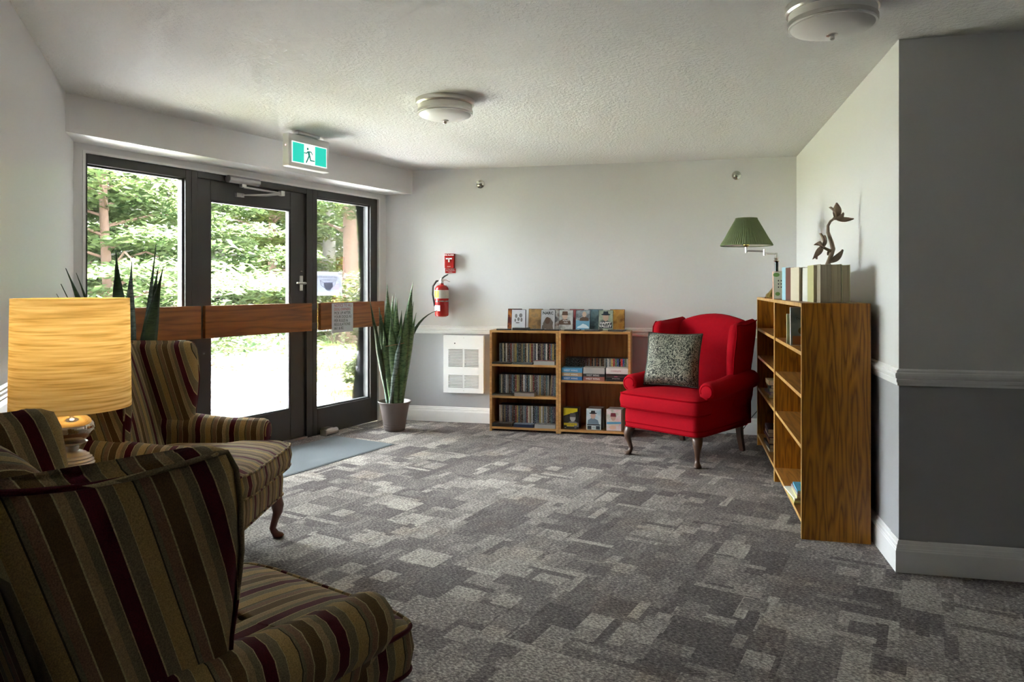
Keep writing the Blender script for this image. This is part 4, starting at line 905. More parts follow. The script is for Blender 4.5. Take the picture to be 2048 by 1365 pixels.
# ---------------------------------------------------------------- books on the tall bookcases
ZB = 1.2215
def TP(px, py, z=1.2205): d = (CH-z)*F/(py-HY); return (px-1024)/F*d, d
def book(name, label, x, y, z, yaw, w_, d_, h_, cover, pages=M['pages'], group=None, lean=0, extra=None):
    # w_: thickness (x), d_: cover width (y, spine at +y, page edge at -y), standing
    t = thing(name, label, 'book', (x, y, z), group=group, rot=(0, lean, yaw)); c = .0022
    MB().box(-w_/2, -w_/2+c, 0, d_, 0, h_).obj('cover_board', cover, t); MB().box(w_/2-c, w_/2, 0, d_, 0, h_).obj('cover_board', cover, t); MB().box(-w_/2+c, w_/2-c, d_-.003, d_, 0, h_).obj('spine', cover, t)
    MB().box(-w_/2+c, w_/2-c, .003, d_-.003, .002, h_-.003).obj('page_block', pages, t)
    if extra: extra(t)
    return t
def stripes_pages(name, c):
    m, t, b = nt(name); b.inputs['Roughness'].default_value = .9
    tc = N(t, 'ShaderNodeTexCoord'); mp = N(t, 'ShaderNodeMapping'); mp.inputs['Scale'].default_value = (420, 420, 3); L(t, tc.outputs['Object'], mp.inputs['Vector'])
    n = N(t, 'ShaderNodeTexNoise'); n.inputs['Scale'].default_value = 1; n.inputs['Detail'].default_value = 2; L(t, mp.outputs[0], n.inputs['Vector'])
    r = ramp(t, [(.3, [v*.62 for v in c]), (.7, c)], 'LINEAR'); L(t, n.outputs['Fac'], r.inputs[0]); L(t, r.outputs[0], b.inputs['Base Color']); return m
PG1, PG2, PG3 = stripes_pages('aged_pages', srgb(186, 172, 142)), stripes_pages('cream_pages', srgb(206, 198, 176)), stripes_pages('grey_pages', srgb(176, 166, 144))
# page edges towards the viewer; foot positions follow the front edge of the bookcase top
BL = [(1582, 601.6, .016, .150, .205, (150, 190, 205), PG2, 'thin pale blue book standing on the tall bookcase'), (1592, 602.5, .028, .150, .200, (92, 46, 30), plain('dark_brown_pages', srgb(70, 42, 32), .8), 'dark brown book standing beside the pale blue one'),
      (1604, 603.2, .034, .150, .198, (200, 190, 168), PG2, 'cream book standing beside the dark brown one'), (1613, 603.4, .030, .150, .192, (120, 100, 74), PG1, 'tan paged book standing next to the black one'), (1620.5, 603.8, .018, .150, .196, (30, 28, 28), plain('dark_pages', srgb(62, 54, 44), .8), 'black book standing between paler ones'),
      (1626, 604.5, .014, .150, .192, (206, 206, 200), PG2, 'slim white book standing beside the black one'), (1634, 605.6, .034, .150, .200, (176, 172, 120), PG2, 'yellow edged paperback beside the slim white book'), (1651, 606.3, .050, .150, .203, (150, 140, 120), PG3, 'thick grey paged paperback in front of the flower carving'),
      (1672, 606.3, .052, .150, .203, (150, 142, 122), PG1, 'thick tan paged paperback in front of the flower carving'), (1692, 606.3, .040, .150, .200, (196, 196, 150), PG1, 'paperback with pale green edge at the wall end of the row')]
for (px, py, w_, d_, h_, c_, pg, lb) in BL:
    x, y = TP(px, py); y = min(y, 4.6)
    x = (px-1024)/F*y
    book('paperback_book', lb, x, y, ZB, R(-11) if px > 1630 else R(-4), w_, d_, h_, plain('book_cover', srgb(*c_), .5), pg, 'books on the tall bookcase')
def card(t):
    pic(t, ell(-.02, .165, .022, .014), plain('ink_leaf_green', srgb(120, 170, 90), .5)); pic(t, ell(-.012, .035, .016, .013), plain('ink_leaf_green2', srgb(130, 176, 100), .5)); pic(t, ell(.026, .055, .008, .012), plain('ink_orange', srgb(214, 110, 60), .5)); pic(t, ell(.028, .172, .012, .004), M['greyink'])
    for i in range(3):
        for j in range(2): pic(t, ell(-.006+j*.018, .125-i*.022, .004, .006, 8), M['dark'])
x, y = (1559-1024)/F*4.83, 4.83
standing(Vector((x, y)), R(-8), 0, 0, ZB, plain('cover_mint', srgb(232, 240, 228), .5), 'children\'s board book with green animals facing outwards beside the brass lamp', w_=.078, h_=.188, th=.03, lean=R(2), extra=card, edge=plain('edge_pinkish', srgb(206, 170, 150), .5), cat='book', name='board_book')
# in the near unit: two upright books facing out, a stack on the bottom shelf
def donkey(t):
    pic(t, [(-.08, .235), (.08, .235), (.08, .25), (-.08, .25)], plain('ink_rust', srgb(150, 70, 40), .4)); pic(t, ell(.0, .085, .05, .03), plain('ink_olive_hill', srgb(96, 96, 72), .4)); pic(t, [(-.08, .004), (.08, .004), (.08, .055), (-.08, .055)], plain('ink_sand', srgb(176, 120, 80), .4), -.0011)
    pic(t, ell(.01, .06, .024, .032), plain('ink_animal', srgb(150, 136, 120), .4), -.0018); pic(t, ell(-.012, .035, .01, .02), plain('ink_animal_dark', srgb(60, 50, 46), .4), -.002); text('Donkeys are', .019, M['ink'], t, (-.06, -.0016, .150), align='LEFT')
pb_ = P0+rb*.45-rn*.10
standing(pb_, AU, 0, 0, .966, blotch('cover_teal_sky', cc((90, 120, 124), (150, 170, 168), (120, 146, 148)), 5, seed=4), 'picture book with a grey animal facing out on the upper shelf', w_=.185, h_=.222, th=.012, lean=R(2), extra=donkey, edge=M['white'], cat='book', name='picture_book')
pb_ = P0+rb*.58-rn*.10
standing(pb_, AU, 0, 0, .966, plain('cover_green_pale', srgb(186, 190, 140), .5), 'small pale green book standing behind the picture book', w_=.19, h_=.178, th=.010, lean=0, edge=plain('edge_cream', srgb(210, 204, 170), .5), cat='book', name='picture_book')
def stack(rp, ang, x, y, z, items):
    for (w_, d_, h_, c_, lb, yaw, dx, ex_) in items:
        p = loc_on(rp, ang, x+dx, y); t = thing('lying_book', lb, 'book', (p.x, p.y, z), ang+yaw); cv = plain('stack_cover', srgb(*c_), .45); k = .002
        MB().box(-w_/2, w_/2, -d_/2, d_/2, 0, k).obj('cover_board', cv, t); MB().box(-w_/2, w_/2, -d_/2, d_/2, h_-k, h_).obj('cover_board', cv, t); MB().box(-w_/2, w_/2, d_/2-.003, d_/2, k, h_-k).obj('spine', cv, t)
        MB().box(-w_/2+.003, w_/2-.003, -d_/2+.003, d_/2-.003, k, h_-k).obj('page_block', M['pages'], t)
        if ex_: ex_(t, h_)
        z += h_+.0006
def shapes_top(t, h_):
    for cx, cy, rx, ry, c_ in ((-.02, .02, .035, .022, (206, 80, 60)), (.05, -.03, .03, .02, (226, 170, 70)), (-.06, -.05, .025, .018, (50, 70, 120)), (.03, .06, .03, .02, (60, 160, 160))):
        MB().loft([[(cx+rx*math.cos(a), cy+ry*math.sin(a), z_) for a in [2*math.pi*i/12 for i in range(12)]] for z_ in (h_, h_+.0006)]).obj('printed_shape', plain('ink_shape', srgb(*c_), .5), t)
stack(P0, ARB, .39, -.13, .096, [(.21, .26, .012, (196, 190, 120), 'yellow edged picture book at the bottom of the low stack', .03, 0, None), (.20, .24, .010, (226, 220, 196), 'cream picture book second in the low stack', -.02, 0, None), (.25, .27, .008, (232, 232, 224), 'white picture book sticking out of the low stack', .10, .04, None), (.20, .22, .014, (214, 206, 140), 'pale yellow book under the blue one', 0, 0, None), (.20, .22, .016, (160, 150, 150), 'grey edged book directly under the blue picture book', .02, 0, None), (.20, .21, .010, (86, 166, 200), 'bright blue picture book topmost of the low stack', -.02, 0, shapes_top)])
# far unit: stacks lying on the second shelf and at the bottom
stack(p2, ARB, .60, -.12, .476, [(.17, .20, .026, (150, 110, 60), 'brown book at the bottom of the shelf stack in the corner bookcase', 0, 0, None), (.24, .19, .020, (150, 130, 160), 'mauve patterned book in the corner bookcase stack', .08, .02, None), (.17, .18, .030, (60, 96, 100), 'teal book in the corner bookcase stack', -.05, 0, None), (.22, .18, .022, (40, 40, 44), 'black book in the corner bookcase stack', .04, 0, None), (.20, .20, .030, (196, 176, 130), 'thick cream book topmost of the corner bookcase shelf stack', 0, 0, None)])
stack(p2, ARB, .55, -.12, .096, [(.22, .20, .026, (206, 196, 170), 'cream book at the foot of the bottom corner stack', 0, 0, None), (.26, .22, .030, (46, 44, 48), 'black book second in the bottom corner stack', .05, 0, None), (.20, .20, .036, (176, 120, 70), 'thick tan book in the bottom corner stack', -.04, 0, None), (.28, .22, .016, (84, 34, 62), 'purple book in the bottom corner stack', .03, 0, None), (.24, .21, .026, (214, 206, 190), 'white book in the bottom corner stack', 0, .01, None), (.26, .22, .032, (70, 44, 58), 'dark plum book topmost of the bottom corner stack', -.03, 0, None)])
# ---------------------------------------------------------------- swing-arm lamp
lx, ly = (1553-1024)/F*5.14, 5.14
gl_ = thing('swing_arm_lamp', 'brass swing arm lamp with a green pleated shade', 'lamp', (lx, ly, 1.2205))
smooth_angle(MB().lathe([(.085, 0), (.087, .008), (.078, .014), (.072, .030), (.055, .045), (.05, .052), (.036, .068), (.024, .085), (.018, .10), (.022, .106), (.014, .112)], 32).obj('base', M['brass'], gl_), 50)
smooth_angle(MB().lathe([(.0135, .11), (.0135, .262)], 20).obj('column', plain('dark_green_enamel', srgb(22, 48, 42), .2), gl_), 50)
smooth_angle(MB().lathe([(.010, .262), (.022, .272), (.014, .28), (.018, .292), (.010, .304), (.008, .33)], 20).obj('column_cap', M['chrome'], gl_), 50)
zz = .322
MB().tube([(0, 0, zz), (-.105, -.05, zz+.004)], .006, 8).obj('swing_arm', M['chrome'], gl_); MB().tube([(-.105, -.05, zz-.012), (-.105, -.05, zz+.03)], .009, 10).obj('arm_joint', M['chrome'], gl_)
MB().tube([(-.105, -.05, zz+.016), (-.215, .01, zz+.024)], .006, 8).obj('swing_arm', M['steel'], gl_); MB().tube([(-.215, .01, zz+.01), (-.215, .01, zz+.05)], .009, 10).obj('arm_joint', M['chrome'], gl_)
smooth_angle(MB().lathe([(.010, zz+.05), (.022, zz+.06), (.024, zz+.075), (.016, zz+.10), (.014, zz+.12)], 16, (-.215, .01, 0)).obj('socket', M['brass'], gl_), 50)
PLT = plain('green_pleated_cloth', srgb(108, 120, 84), .8, var=.1, vscale=40)
mb = MB(); rings = []; np_ = 140
for (r_, z_) in ((.181, .385), (.178, .395), (.150, .440), (.115, .505), (.076, .574), (.073, .580)):
    rings.append([((r_+.0022*(1 if j % 2 else -1))*math.cos(2*math.pi*j/np_)-.215, (r_+.0022*(1 if j % 2 else -1))*math.sin(2*math.pi*j/np_)+.01, z_) for j in range(np_)])
mb.loft(rings, cap=False); sh_ = mb.obj('shade', PLT, gl_)
smooth_angle(MB().lathe([(.177, .387), (.147, .440), (.112, .505), (.072, .576)], 48, (-.215, .01, 0), cap=False).obj('shade_lining', plain('white_lining', (.8, .79, .76), .8), sh_), 60)
for r_, z_ in ((.181, .385), (.0745, .579)):
    P = [(-.215+r_*math.cos(2*math.pi*j/48), .01+r_*math.sin(2*math.pi*j/48), z_) for j in range(49)]; MB().tube(P, .004, 6).obj('shade_trim', PLT, sh_, smooth=True)
for s_ in (-1, 1): MB().tube([(-.215+s_*.012, .01, zz+.06), (-.215+s_*.036, .01, zz+.085), (-.215+s_*.036, .01, zz+.19), (-.215, .01, zz+.24)], .0025, 5).obj('harp', M['brass'], gl_)
MB().tube([(-.215-.073, .01, zz+.245), (-.215+.073, .01, zz+.245)], .0025, 5).obj('shade_spider', M['brass'], gl_)
# cord from the corner bookcase to the wall outlet behind the red chair
def bwp(px): t_ = BWt(px); return C2+u*t_
cp = []
for px, py, off in ((1452, 874, .05), (1462, 871, .05), (1474, 868, .05), (1486, 858, .045), (1500, 838, .04), (1514, 822, .035), (1524, 810, .03)):
    p = bwp(px)-vb*off; cp.append((p.x, p.y, max(.012, CH-(py-HY)*p.y/F)))
tag(MB().tube(cp, .0035, 6).obj('lamp_cord', M['black'], smooth=True), 'thin black lamp cord running down behind the red chair', 'cord')
# ---------------------------------------------------------------- carved flower
CW = plain('weathered_carved_wood', srgb(134, 114, 98), .7, bump=.4, bscale=60, var=.3, vscale=30)
FD = 4.03
def FP(px, py, dd=0): d = FD+dd; return ((px-1024)/F*d, dd, CH-(py-HY)*d/F)
fx = (1660-1024)/F*FD
cf = thing('carved_flower', 'carved brown wooden flower on a twisting stem behind the books', 'sculpture', (0, FD, 0)); cf.location = (0, FD, 0)
MB().lathe([(.055, 1.2205), (.06, 1.235), (.045, 1.25), (.02, 1.262)], 16, (fx-.01, 0, 0)).obj('base', CW, cf, smooth=True)
MB().tube([(fx-.01, 0, 1.25), FP(1655, 530), FP(1660, 518), FP(1666, 498), FP(1663, 485), FP(1656, 465), FP(1656, 452), FP(1661, 443), FP(1669, 437)], [.014, .0135, .013, .013, .0115, .0095, .008, .007, .007], 10).obj('stem', CW, cf, smooth=True)
MB().tube([FP(1662, 503), FP(1652, 498, -.01), FP(1644, 494, -.02)], [.010, .008, .008], 8).obj('side_stem', CW, cf, smooth=True)
def petal(a, b, w_, nm='petal', twist=.0, cup=.012):
    A, B = Vector(a), Vector(b); d = (B-A); Ln = d.length; d.normalize()
    sd = d.cross(Vector((0, 1, 0))); sd = sd.normalized() if sd.length > .05 else Vector((1, 0, 0))
    sd = Matrix.Rotation(twist, 3, d) @ sd; nr = d.cross(sd); rings = []
    for i in range(9):
        q = i/8; ww = 1.25*w_*math.sin(math.pi*(.06+.92*q)**.85)*(1-.1*q)+.0015; c = A+d*Ln*q+nr*cup*math.sin(math.pi*q)
        rings.append([tuple(c+sd*ww*math.cos(t_)+nr*(.004*math.sin(t_)+.010*math.cos(t_)**2)) for t_ in [2*math.pi*k/10 for k in range(10)]])
    mb = MB(); mb.loft(rings); mb.obj(nm, CW, cf, smooth=True)
h1 = FP(1670, 437)
MB().lathe([(.004, -.010), (.011, -.004), (.012, .004), (.006, .012)], 12, h1).obj('flower_heart', CW, cf, smooth=True)
petal(h1, FP(1672, 406, .01), .020); petal(h1, FP(1658, 415, -.02), .010, twist=1.0); petal(h1, FP(1687, 425, -.03), .016, twist=.5); petal(h1, FP(1707, 437, -.01), .011, twist=.4)
h2 = FP(1644, 494, -.02)
MB().lathe([(.004, -.010), (.011, -.004), (.012, .004), (.006, .012)], 12, h2).obj('flower_heart', CW, cf, smooth=True)
petal(h2, FP(1639, 467, -.03), .009, twist=.9); petal(h2, FP(1647, 471, .01), .008, twist=1.0); petal(h2, FP(1628, 490, -.05), .014, twist=.6); petal(h2, FP(1625, 519, -.03), .013, twist=.2); petal(h2, FP(1634, 519, .0), .008, twist=1.1)
petal(FP(1659, 524), FP(1685, 499, -.02), .016, 'leaf', .3); petal(FP(1660, 500, .02), FP(1655, 511, .03), .008, 'leaf', .3)
# ================================================================ snake plants
def leaf_mat(name, base, lite, edge):
    m, t, b = nt(name); b.inputs['Roughness'].default_value = .38
    tc = N(t, 'ShaderNodeTexCoord'); mp = N(t, 'ShaderNodeMapping'); mp.inputs['Scale'].default_value = (14, 14, 60); L(t, tc.outputs['Object'], mp.inputs['Vector'])
    n = N(t, 'ShaderNodeTexNoise'); n.inputs['Scale'].default_value = 1; n.inputs['Detail'].default_value = 3; n.inputs['Distortion'].default_value = .6; L(t, mp.outputs[0], n.inputs['Vector'])
    r = ramp(t, [(.36, base), (.56, lite), (.62, base)], 'LINEAR'); L(t, n.outputs['Fac'], r.inputs[0]); L(t, r.outputs[0], b.inputs['Base Color']); return m
LM = [leaf_mat('snake_leaf_dark', srgb(34, 54, 34), srgb(56, 80, 50), None), leaf_mat('snake_leaf_green', srgb(48, 78, 46), srgb(98, 122, 80), None), leaf_mat('snake_leaf_grey', srgb(70, 88, 84), srgb(128, 144, 140), None)]
def blade(parent, b, tip, w_, mat, bend=0.0, yaw=0.0, mid=None):
    B, T = Vector(b), Vector(tip); rings = []; n = 14; d = T-B
    ctrl = Vector(mid) if mid else Vector((B.x+(T.x-B.x)*(.35-bend), B.y+(T.y-B.y)*(.35-bend), B.z+d.z*.55))
    for i in range(n+1):
        q = i/n; c = B*(1-q)**2+ctrl*2*q*(1-q)+T*q*q
        tg = ((ctrl-B)*2*(1-q)+(T-ctrl)*2*q).normalized()
        sd = Vector((math.cos(yaw+q*.5), math.sin(yaw+q*.5), 0)); sd = (sd-tg*sd.dot(tg)).normalized(); nr = tg.cross(sd)
        ww = w_*(.45+.55*sst(0, .4, q))*(1-sst(.55, 1.02, q)**1.3)+.0012
        rings.append([tuple(c+sd*ww*s_+nr*(ww*.35*(s_*s_)+o_)) for s_, o_ in ((-1, 0), (-.5, .0), (0, .001), (.5, 0), (1, 0), (.5, -.003), (0, -.004), (-.5, -.003))])
    mb = MB(); mb.loft(rings); return mb.obj('leaf', mat, parent, smooth=True)
def pot(t, rt, rb_, h, mat):
    smooth_angle(MB().lathe([(rb_-.01, 0), (rb_, .004), (rb_+.008, h*.2), (rb_+(rt-rb_)*.52, h*.72), (rt-.018, h*.9), (rt, h), (rt-.004, h+.003), (rt-.014, h-.006), (rt-.03, h*.86)], 40, cap=False).obj('pot', mat, t), 50)
    for k in range(7): # moulded ribs
        z = h*(.10+.085*k); r = rb_+.004+(rt-rb_)*.55*(z/h)**1.25; P = [(r*math.cos(2*math.pi*j/32), r*math.sin(2*math.pi*j/32), z) for j in range(33)]
        MB().tube(P, .0022, 5).obj('rib', mat, t, smooth=True)
    MB().lathe([(rt-.026, h*.84), (rt-.05, h*.87), (.01, h*.89)], 24).obj('soil', M['soil'], t, smooth=True); MB().lathe([(rb_-.008, .003), (rb_-.008, .012)], 24).obj('pot_floor', mat, t)
p1 = thing('snake_plant', 'tall snake plant in a taupe pot standing beside the glass door', 'plant', (-1.07, 6.47, 0), 0, 'snake plants')
pot(p1, .152, .093, .262, M['pot'])
random.seed(11)
LP_ = [(-.02, .0, -.064, -.02, 1.33, .036, 1, .6), (.05, .02, .165, .0, 1.345, .034, 1, .4), (.04, -.01, .14, .04, 1.28, .022, 1, .8), (.0, .03, -.01, .10, 1.24, .018, 0, .3), (.01, -.03, .03, -.05, 1.20, .026, 1, .2), (-.05, 0, -.215, -.07, 1.20, .020, 0, .9),
       (.05, -.02, .2, -.02, 1.07, .024, 1, .4), (-.05, .02, -.125, .02, 1.05, .028, 1, .1), (-.04, -.03, -.17, -.10, .96, .022, 0, .5), (.02, .04, .055, .06, 1.09, .028, 0, .2), (.0, -.04, .075, -.06, .98, .034, 1, .1), (-.03, .03, -.05, .05, 1.12, .026, 1, .7),
       (.06, .03, .10, .06, .99, .026, 0, .5), (-.02, -.05, -.09, -.07, .93, .028, 1, .2), (.03, .0, .02, .0, 1.14, .030, 1, .9), (-.06, -.01, -.13, .03, .88, .022, 2, .3), (-.04, -.05, .07, -.09, .86, .020, 2, .0), (.0, .05, -.10, .05, 1.0, .022, 1, .3), (.05, -.04, .13, -.05, 1.13, .030, 1, .0), (-.05, .04, -.03, .08, 1.22, .028, 1, .2), (.02, -.05, -.02, -.09, 1.02, .036, 1, .1), (-.03, -.04, -.13, -.06, 1.12, .030, 0, .2), (.06, .0, .17, .02, 1.17, .026, 1, .3)]
for (bx, by, tx, ty, tz, w_, mi, yw) in LP_: blade(p1, (bx, by, .21), (tx, ty, tz), w_*1.3, LM[mi], bend=-.12, yaw=yw-.3)
blade(p1, (.07, .0, .21), (.385, .05, 1.09), .017, LM[0], yaw=.4, mid=(.06, .0, .98))
rg = [(.115*math.cos(a)+.0, .085*math.sin(a), .78+.02*math.cos(a)) for a in [2*math.pi*i/24 for i in range(25)]]
MB().tube(rg, .0035, 6).obj('twine_tie', plain('jute_twine', srgb(150, 118, 86), .9), p1, smooth=True)
p2_ = thing('snake_plant', 'dark leaved snake plant growing behind the striped wing chair', 'plant', (-2.2, 4.06, 0), 0, 'snake plants')
pot(p2_, .16, .105, .28, M['pot'])
for (bx, by, tx, ty, tz, w_, mi, yw, bd) in [(-.04, 0, -.315, -.06, 1.41, .036, 0, .5, .15), (-.05, .03, -.28, -.02, 1.385, .020, 0, .2, .15), (-.06, -.03, -.19, -.30, 1.32, .012, 0, .8, .2), (-.05, -.06, -.11, -.46, 1.27, .012, 0, .3, .2), (-.02, .0, -.066, .0, 1.52, .046, 0, .0, .05), (.0, -.03, .037, -.02, 1.45, .040, 2, .35, -.1),
        (.05, .02, .163, .0, 1.545, .024, 2, 1.0, -.1), (.06, .0, .163, .03, 1.42, .040, 0, .1, .1), (.04, -.04, .22, -.03, 1.415, .044, 0, .2, .0), (.03, .05, .10, .05, 1.15, .04, 0, .1, .0), (.05, -.05, .0, -.08, 1.05, .04, 1, .3, .0), (-.01, -.02, -.12, -.03, 1.2, .04, 0, .1, .0)]:
    blade(p2_, (bx, by, .23), (tx, ty, tz), w_, LM[mi], bend=bd, yaw=yw)
# ================================================================ outdoors
GZ = -.06
def dk(c, k): return [v*k for v in c]
def ground_mat(kind):
    m, t, b = nt(kind); b.inputs['Roughness'].default_value = .95; b.inputs['Specular IOR Level'].default_value = .1
    tc = N(t, 'ShaderNodeTexCoord'); n = N(t, 'ShaderNodeTexNoise'); n.inputs['Scale'].default_value = 9 if kind == 'gravel' else 3.0; n.inputs['Detail'].default_value = 5; n.inputs['Roughness'].default_value = .7; L(t, tc.outputs['Object'], n.inputs['Vector'])
    if kind == 'gravel': r = ramp(t, [(.30, srgb(126, 134, 148)), (.42, srgb(150, 154, 162)), (.5, srgb(176, 176, 176)), (.62, srgb(190, 184, 176)), (.70, srgb(176, 146, 116))], 'LINEAR')
    else: r = ramp(t, [(.3, dk(srgb(128, 156, 76), .32)), (.5, dk(srgb(170, 176, 110), .32)), (.62, dk(srgb(214, 184, 156), .34)), (.75, dk(srgb(196, 160, 140), .34))], 'LINEAR')
    L(t, n.outputs['Fac'], r.inputs[0]); L(t, r.outputs[0], b.inputs['Base Color'])
    bp = N(t, 'ShaderNodeBump'); bp.inputs['Strength'].default_value = .6; bp.inputs['Distance'].default_value = .02; L(t, n.outputs['Fac'], bp.inputs['Height']); L(t, bp.outputs[0], b.inputs['Normal']); return m
ci = [(-60, -30), (60, -30), (60, 80), (-60, 80)]
o = MB().add([(x, y, GZ-.06) for x, y in ci], [(0, 1, 2, 3)]).obj('ground', ground_mat('lawn')); struct(o)
# gravel path running straight out from the door, with a turning apron
dc = L1+e*((sD0+sD1)/2)
pa = []
for s_, a, b_ in ((.15, -1.8, 1.15), (3, -2.6, .95), (6, -2.9, .9), (10, -3.2, 1.0), (16, -3.6, 1.3), (26, -5, 1.5)):
    pd = Vector((-.34, .94)); q = dc+nout*.15+pd*s_; sdv = Vector((pd.y, -pd.x)); pa.append((q+sdv*a, q+sdv*b_))
mb = MB(); mb.add([(p.x, p.y, GZ-.02) for ab in pa for p in ab], [(2*i, 2*i+1, 2*i+3, 2*i+2) for i in range(len(pa)-1)]); struct(mb.obj('gravel_path', ground_mat('gravel')))
mb = MB().box(sL-.3, sR+.3, .14, .55, GZ-.05, -.02); struct(mb.obj('doorstep', plain('concrete_step', (.5, .5, .49), .9, bump=.3, bscale=60), loc=(L1.x, L1.y, 0), rz=AE))
# leaf litter and grass blades (uncountable)
def scatter(name, n, cx, area, mat, label, cat, size, tall=False):
    mb = MB(); rnd = random.Random(5)
    for i in range(n):
        x, y = area(rnd); a = rnd.uniform(0, 6.28); s_ = size*rnd.uniform(.6, 1.4); dx, dy = math.cos(a)*s_, math.sin(a)*s_
        if tall: mb.add([(x-dx*.12, y-dy*.12, GZ-.06), (x+dx*.12, y+dy*.12, GZ-.06), (x+dx*.4, y-dy*.4, GZ-.06+s_*1.6)], [(0, 1, 2)])
        else: mb.add([(x-dx, y-dy, GZ-.012), (x+dy*.5, y-dx*.5, GZ-.002), (x+dx, y+dy, GZ-.012), (x-dy*.5, y+dx*.5, GZ+.006)], [(0, 1, 2, 3)])
    me = bpy.data.meshes.new(name); me.from_pydata(mb.v, [], mb.f); me.materials.append(mat); o = bpy.data.objects.new(name, me); col.objects.link(o); tag(o, label, cat, kind='stuff'); return o
def on_path(r):
    s_ = r.uniform(.5, 20); pd = Vector((-.34, .94)); q = dc+nout*.2+pd*s_; sdv = Vector((pd.y, -pd.x)); q = q+sdv*r.uniform(-2.6, 1.6); return q.x, q.y
def on_lawn(r):
    s_ = r.uniform(.3, 18); pd = Vector((-.34, .94)); q = dc+nout*.6+pd*s_; sdv = Vector((pd.y, -pd.x)); q = q+sdv*r.uniform(1.0, 7); return q.x, q.y
scatter('fallen_leaves', 2600, 0, on_path, plain('dry_leaf', srgb(160, 110, 70), .9, var=.4, vscale=2), 'dry brown leaves scattered over the gravel path', 'leaves', .045)
scatter('grass_blades', 12000, 0, on_lawn, plain('grass_blade', dk(srgb(130, 168, 70), .4), .8, var=.3, vscale=2), 'short green grass growing on the lawn beside the path', 'grass', .05, True)
# foliage
def fol_mat(name, a, b_, tl=.55):
    m = bpy.data.materials.new(name); m.use_nodes = True; t = m.node_tree; b = t.nodes['Principled BSDF']
    tc = N(t, 'ShaderNodeTexCoord'); n = N(t, 'ShaderNodeTexNoise'); n.inputs['Scale'].default_value = 2.2; n.inputs['Detail'].default_value = 4; L(t, tc.outputs['Object'], n.inputs['Vector'])
    r = ramp(t, [(.32, dk(a, .25)), (.68, dk(b_, .28))], 'LINEAR'); L(t, n.outputs['Fac'], r.inputs[0]); L(t, r.outputs[0], b.inputs['Base Color']); b.inputs['Roughness'].default_value = .6
    tr = N(t, 'ShaderNodeBsdfTranslucent'); L(t, r.outputs[0], tr.inputs[0]); mx = N(t, 'ShaderNodeMixShader'); mx.inputs[0].default_value = tl
    L(t, b.outputs[0], mx.inputs[1]); L(t, tr.outputs[0], mx.inputs[2]); L(t, mx.outputs[0], t.nodes['Material Output'].inputs[0]); return m
FM = [fol_mat('hemlock_needles', dk(srgb(92, 132, 70), .85), dk(srgb(190, 214, 140), .76)), fol_mat('maple_leaves', dk(srgb(128, 166, 62), .55), dk(srgb(214, 224, 120), .52)), fol_mat('beech_leaves', dk(srgb(100, 146, 80), .66), dk(srgb(186, 210, 140), .62)), fol_mat('shrub_leaves', dk(srgb(140, 176, 70), .42), dk(srgb(220, 226, 140), .40))]
BARK = [plain('grey_bark', dk(srgb(132, 126, 122), .55), .95, bump=1, bscale=14, var=.35, vscale=7), plain('brown_bark', dk(srgb(104, 80, 68), .6), .95, bump=1, bscale=14, var=.35, vscale=7), plain('pale_bark', dk(srgb(176, 172, 164), .55), .9, bump=.6, bscale=20, var=.25, vscale=6)]
def foliage_mesh(name, mat, clumps, size, seed):
    # clumps: (centre, (rx, ry, rz), count) of small bent leaves
    rnd = random.Random(seed); v, f = [], []
    for c, r_, n in clumps:
        for i in range(n):
            while True:
                p = (rnd.uniform(-1, 1), rnd.uniform(-1, 1), rnd.uniform(-1, 1))
                if p[0]**2+p[1]**2+p[2]**2 < 1: break
            x, y, z = c[0]+p[0]*r_[0], c[1]+p[1]*r_[1], c[2]+p[2]*r_[2]-.12*(p[0]**2+p[1]**2)*r_[0]
            a = rnd.uniform(0, 6.283); til = rnd.uniform(-.5, .5); s_ = size*rnd.uniform(.6, 1.3)
            dx, dy, dz = math.cos(a)*s_, math.sin(a)*s_, til*s_; qx, qy, qz = -math.sin(a)*s_*.45, math.cos(a)*s_*.45, rnd.uniform(-.3, .3)*s_
            k = len(v); v += [(x-dx, y-dy, z-dz), (x+qx, y+qy, z+qz), (x+dx, y+dy, z+dz-.2*s_), (x-qx, y-qy, z-qz)]; f.append((k, k+1, k+2, k+3))
    me = bpy.data.meshes.new(name); me.from_pydata(v, [], f); me.materials.append(mat); return me
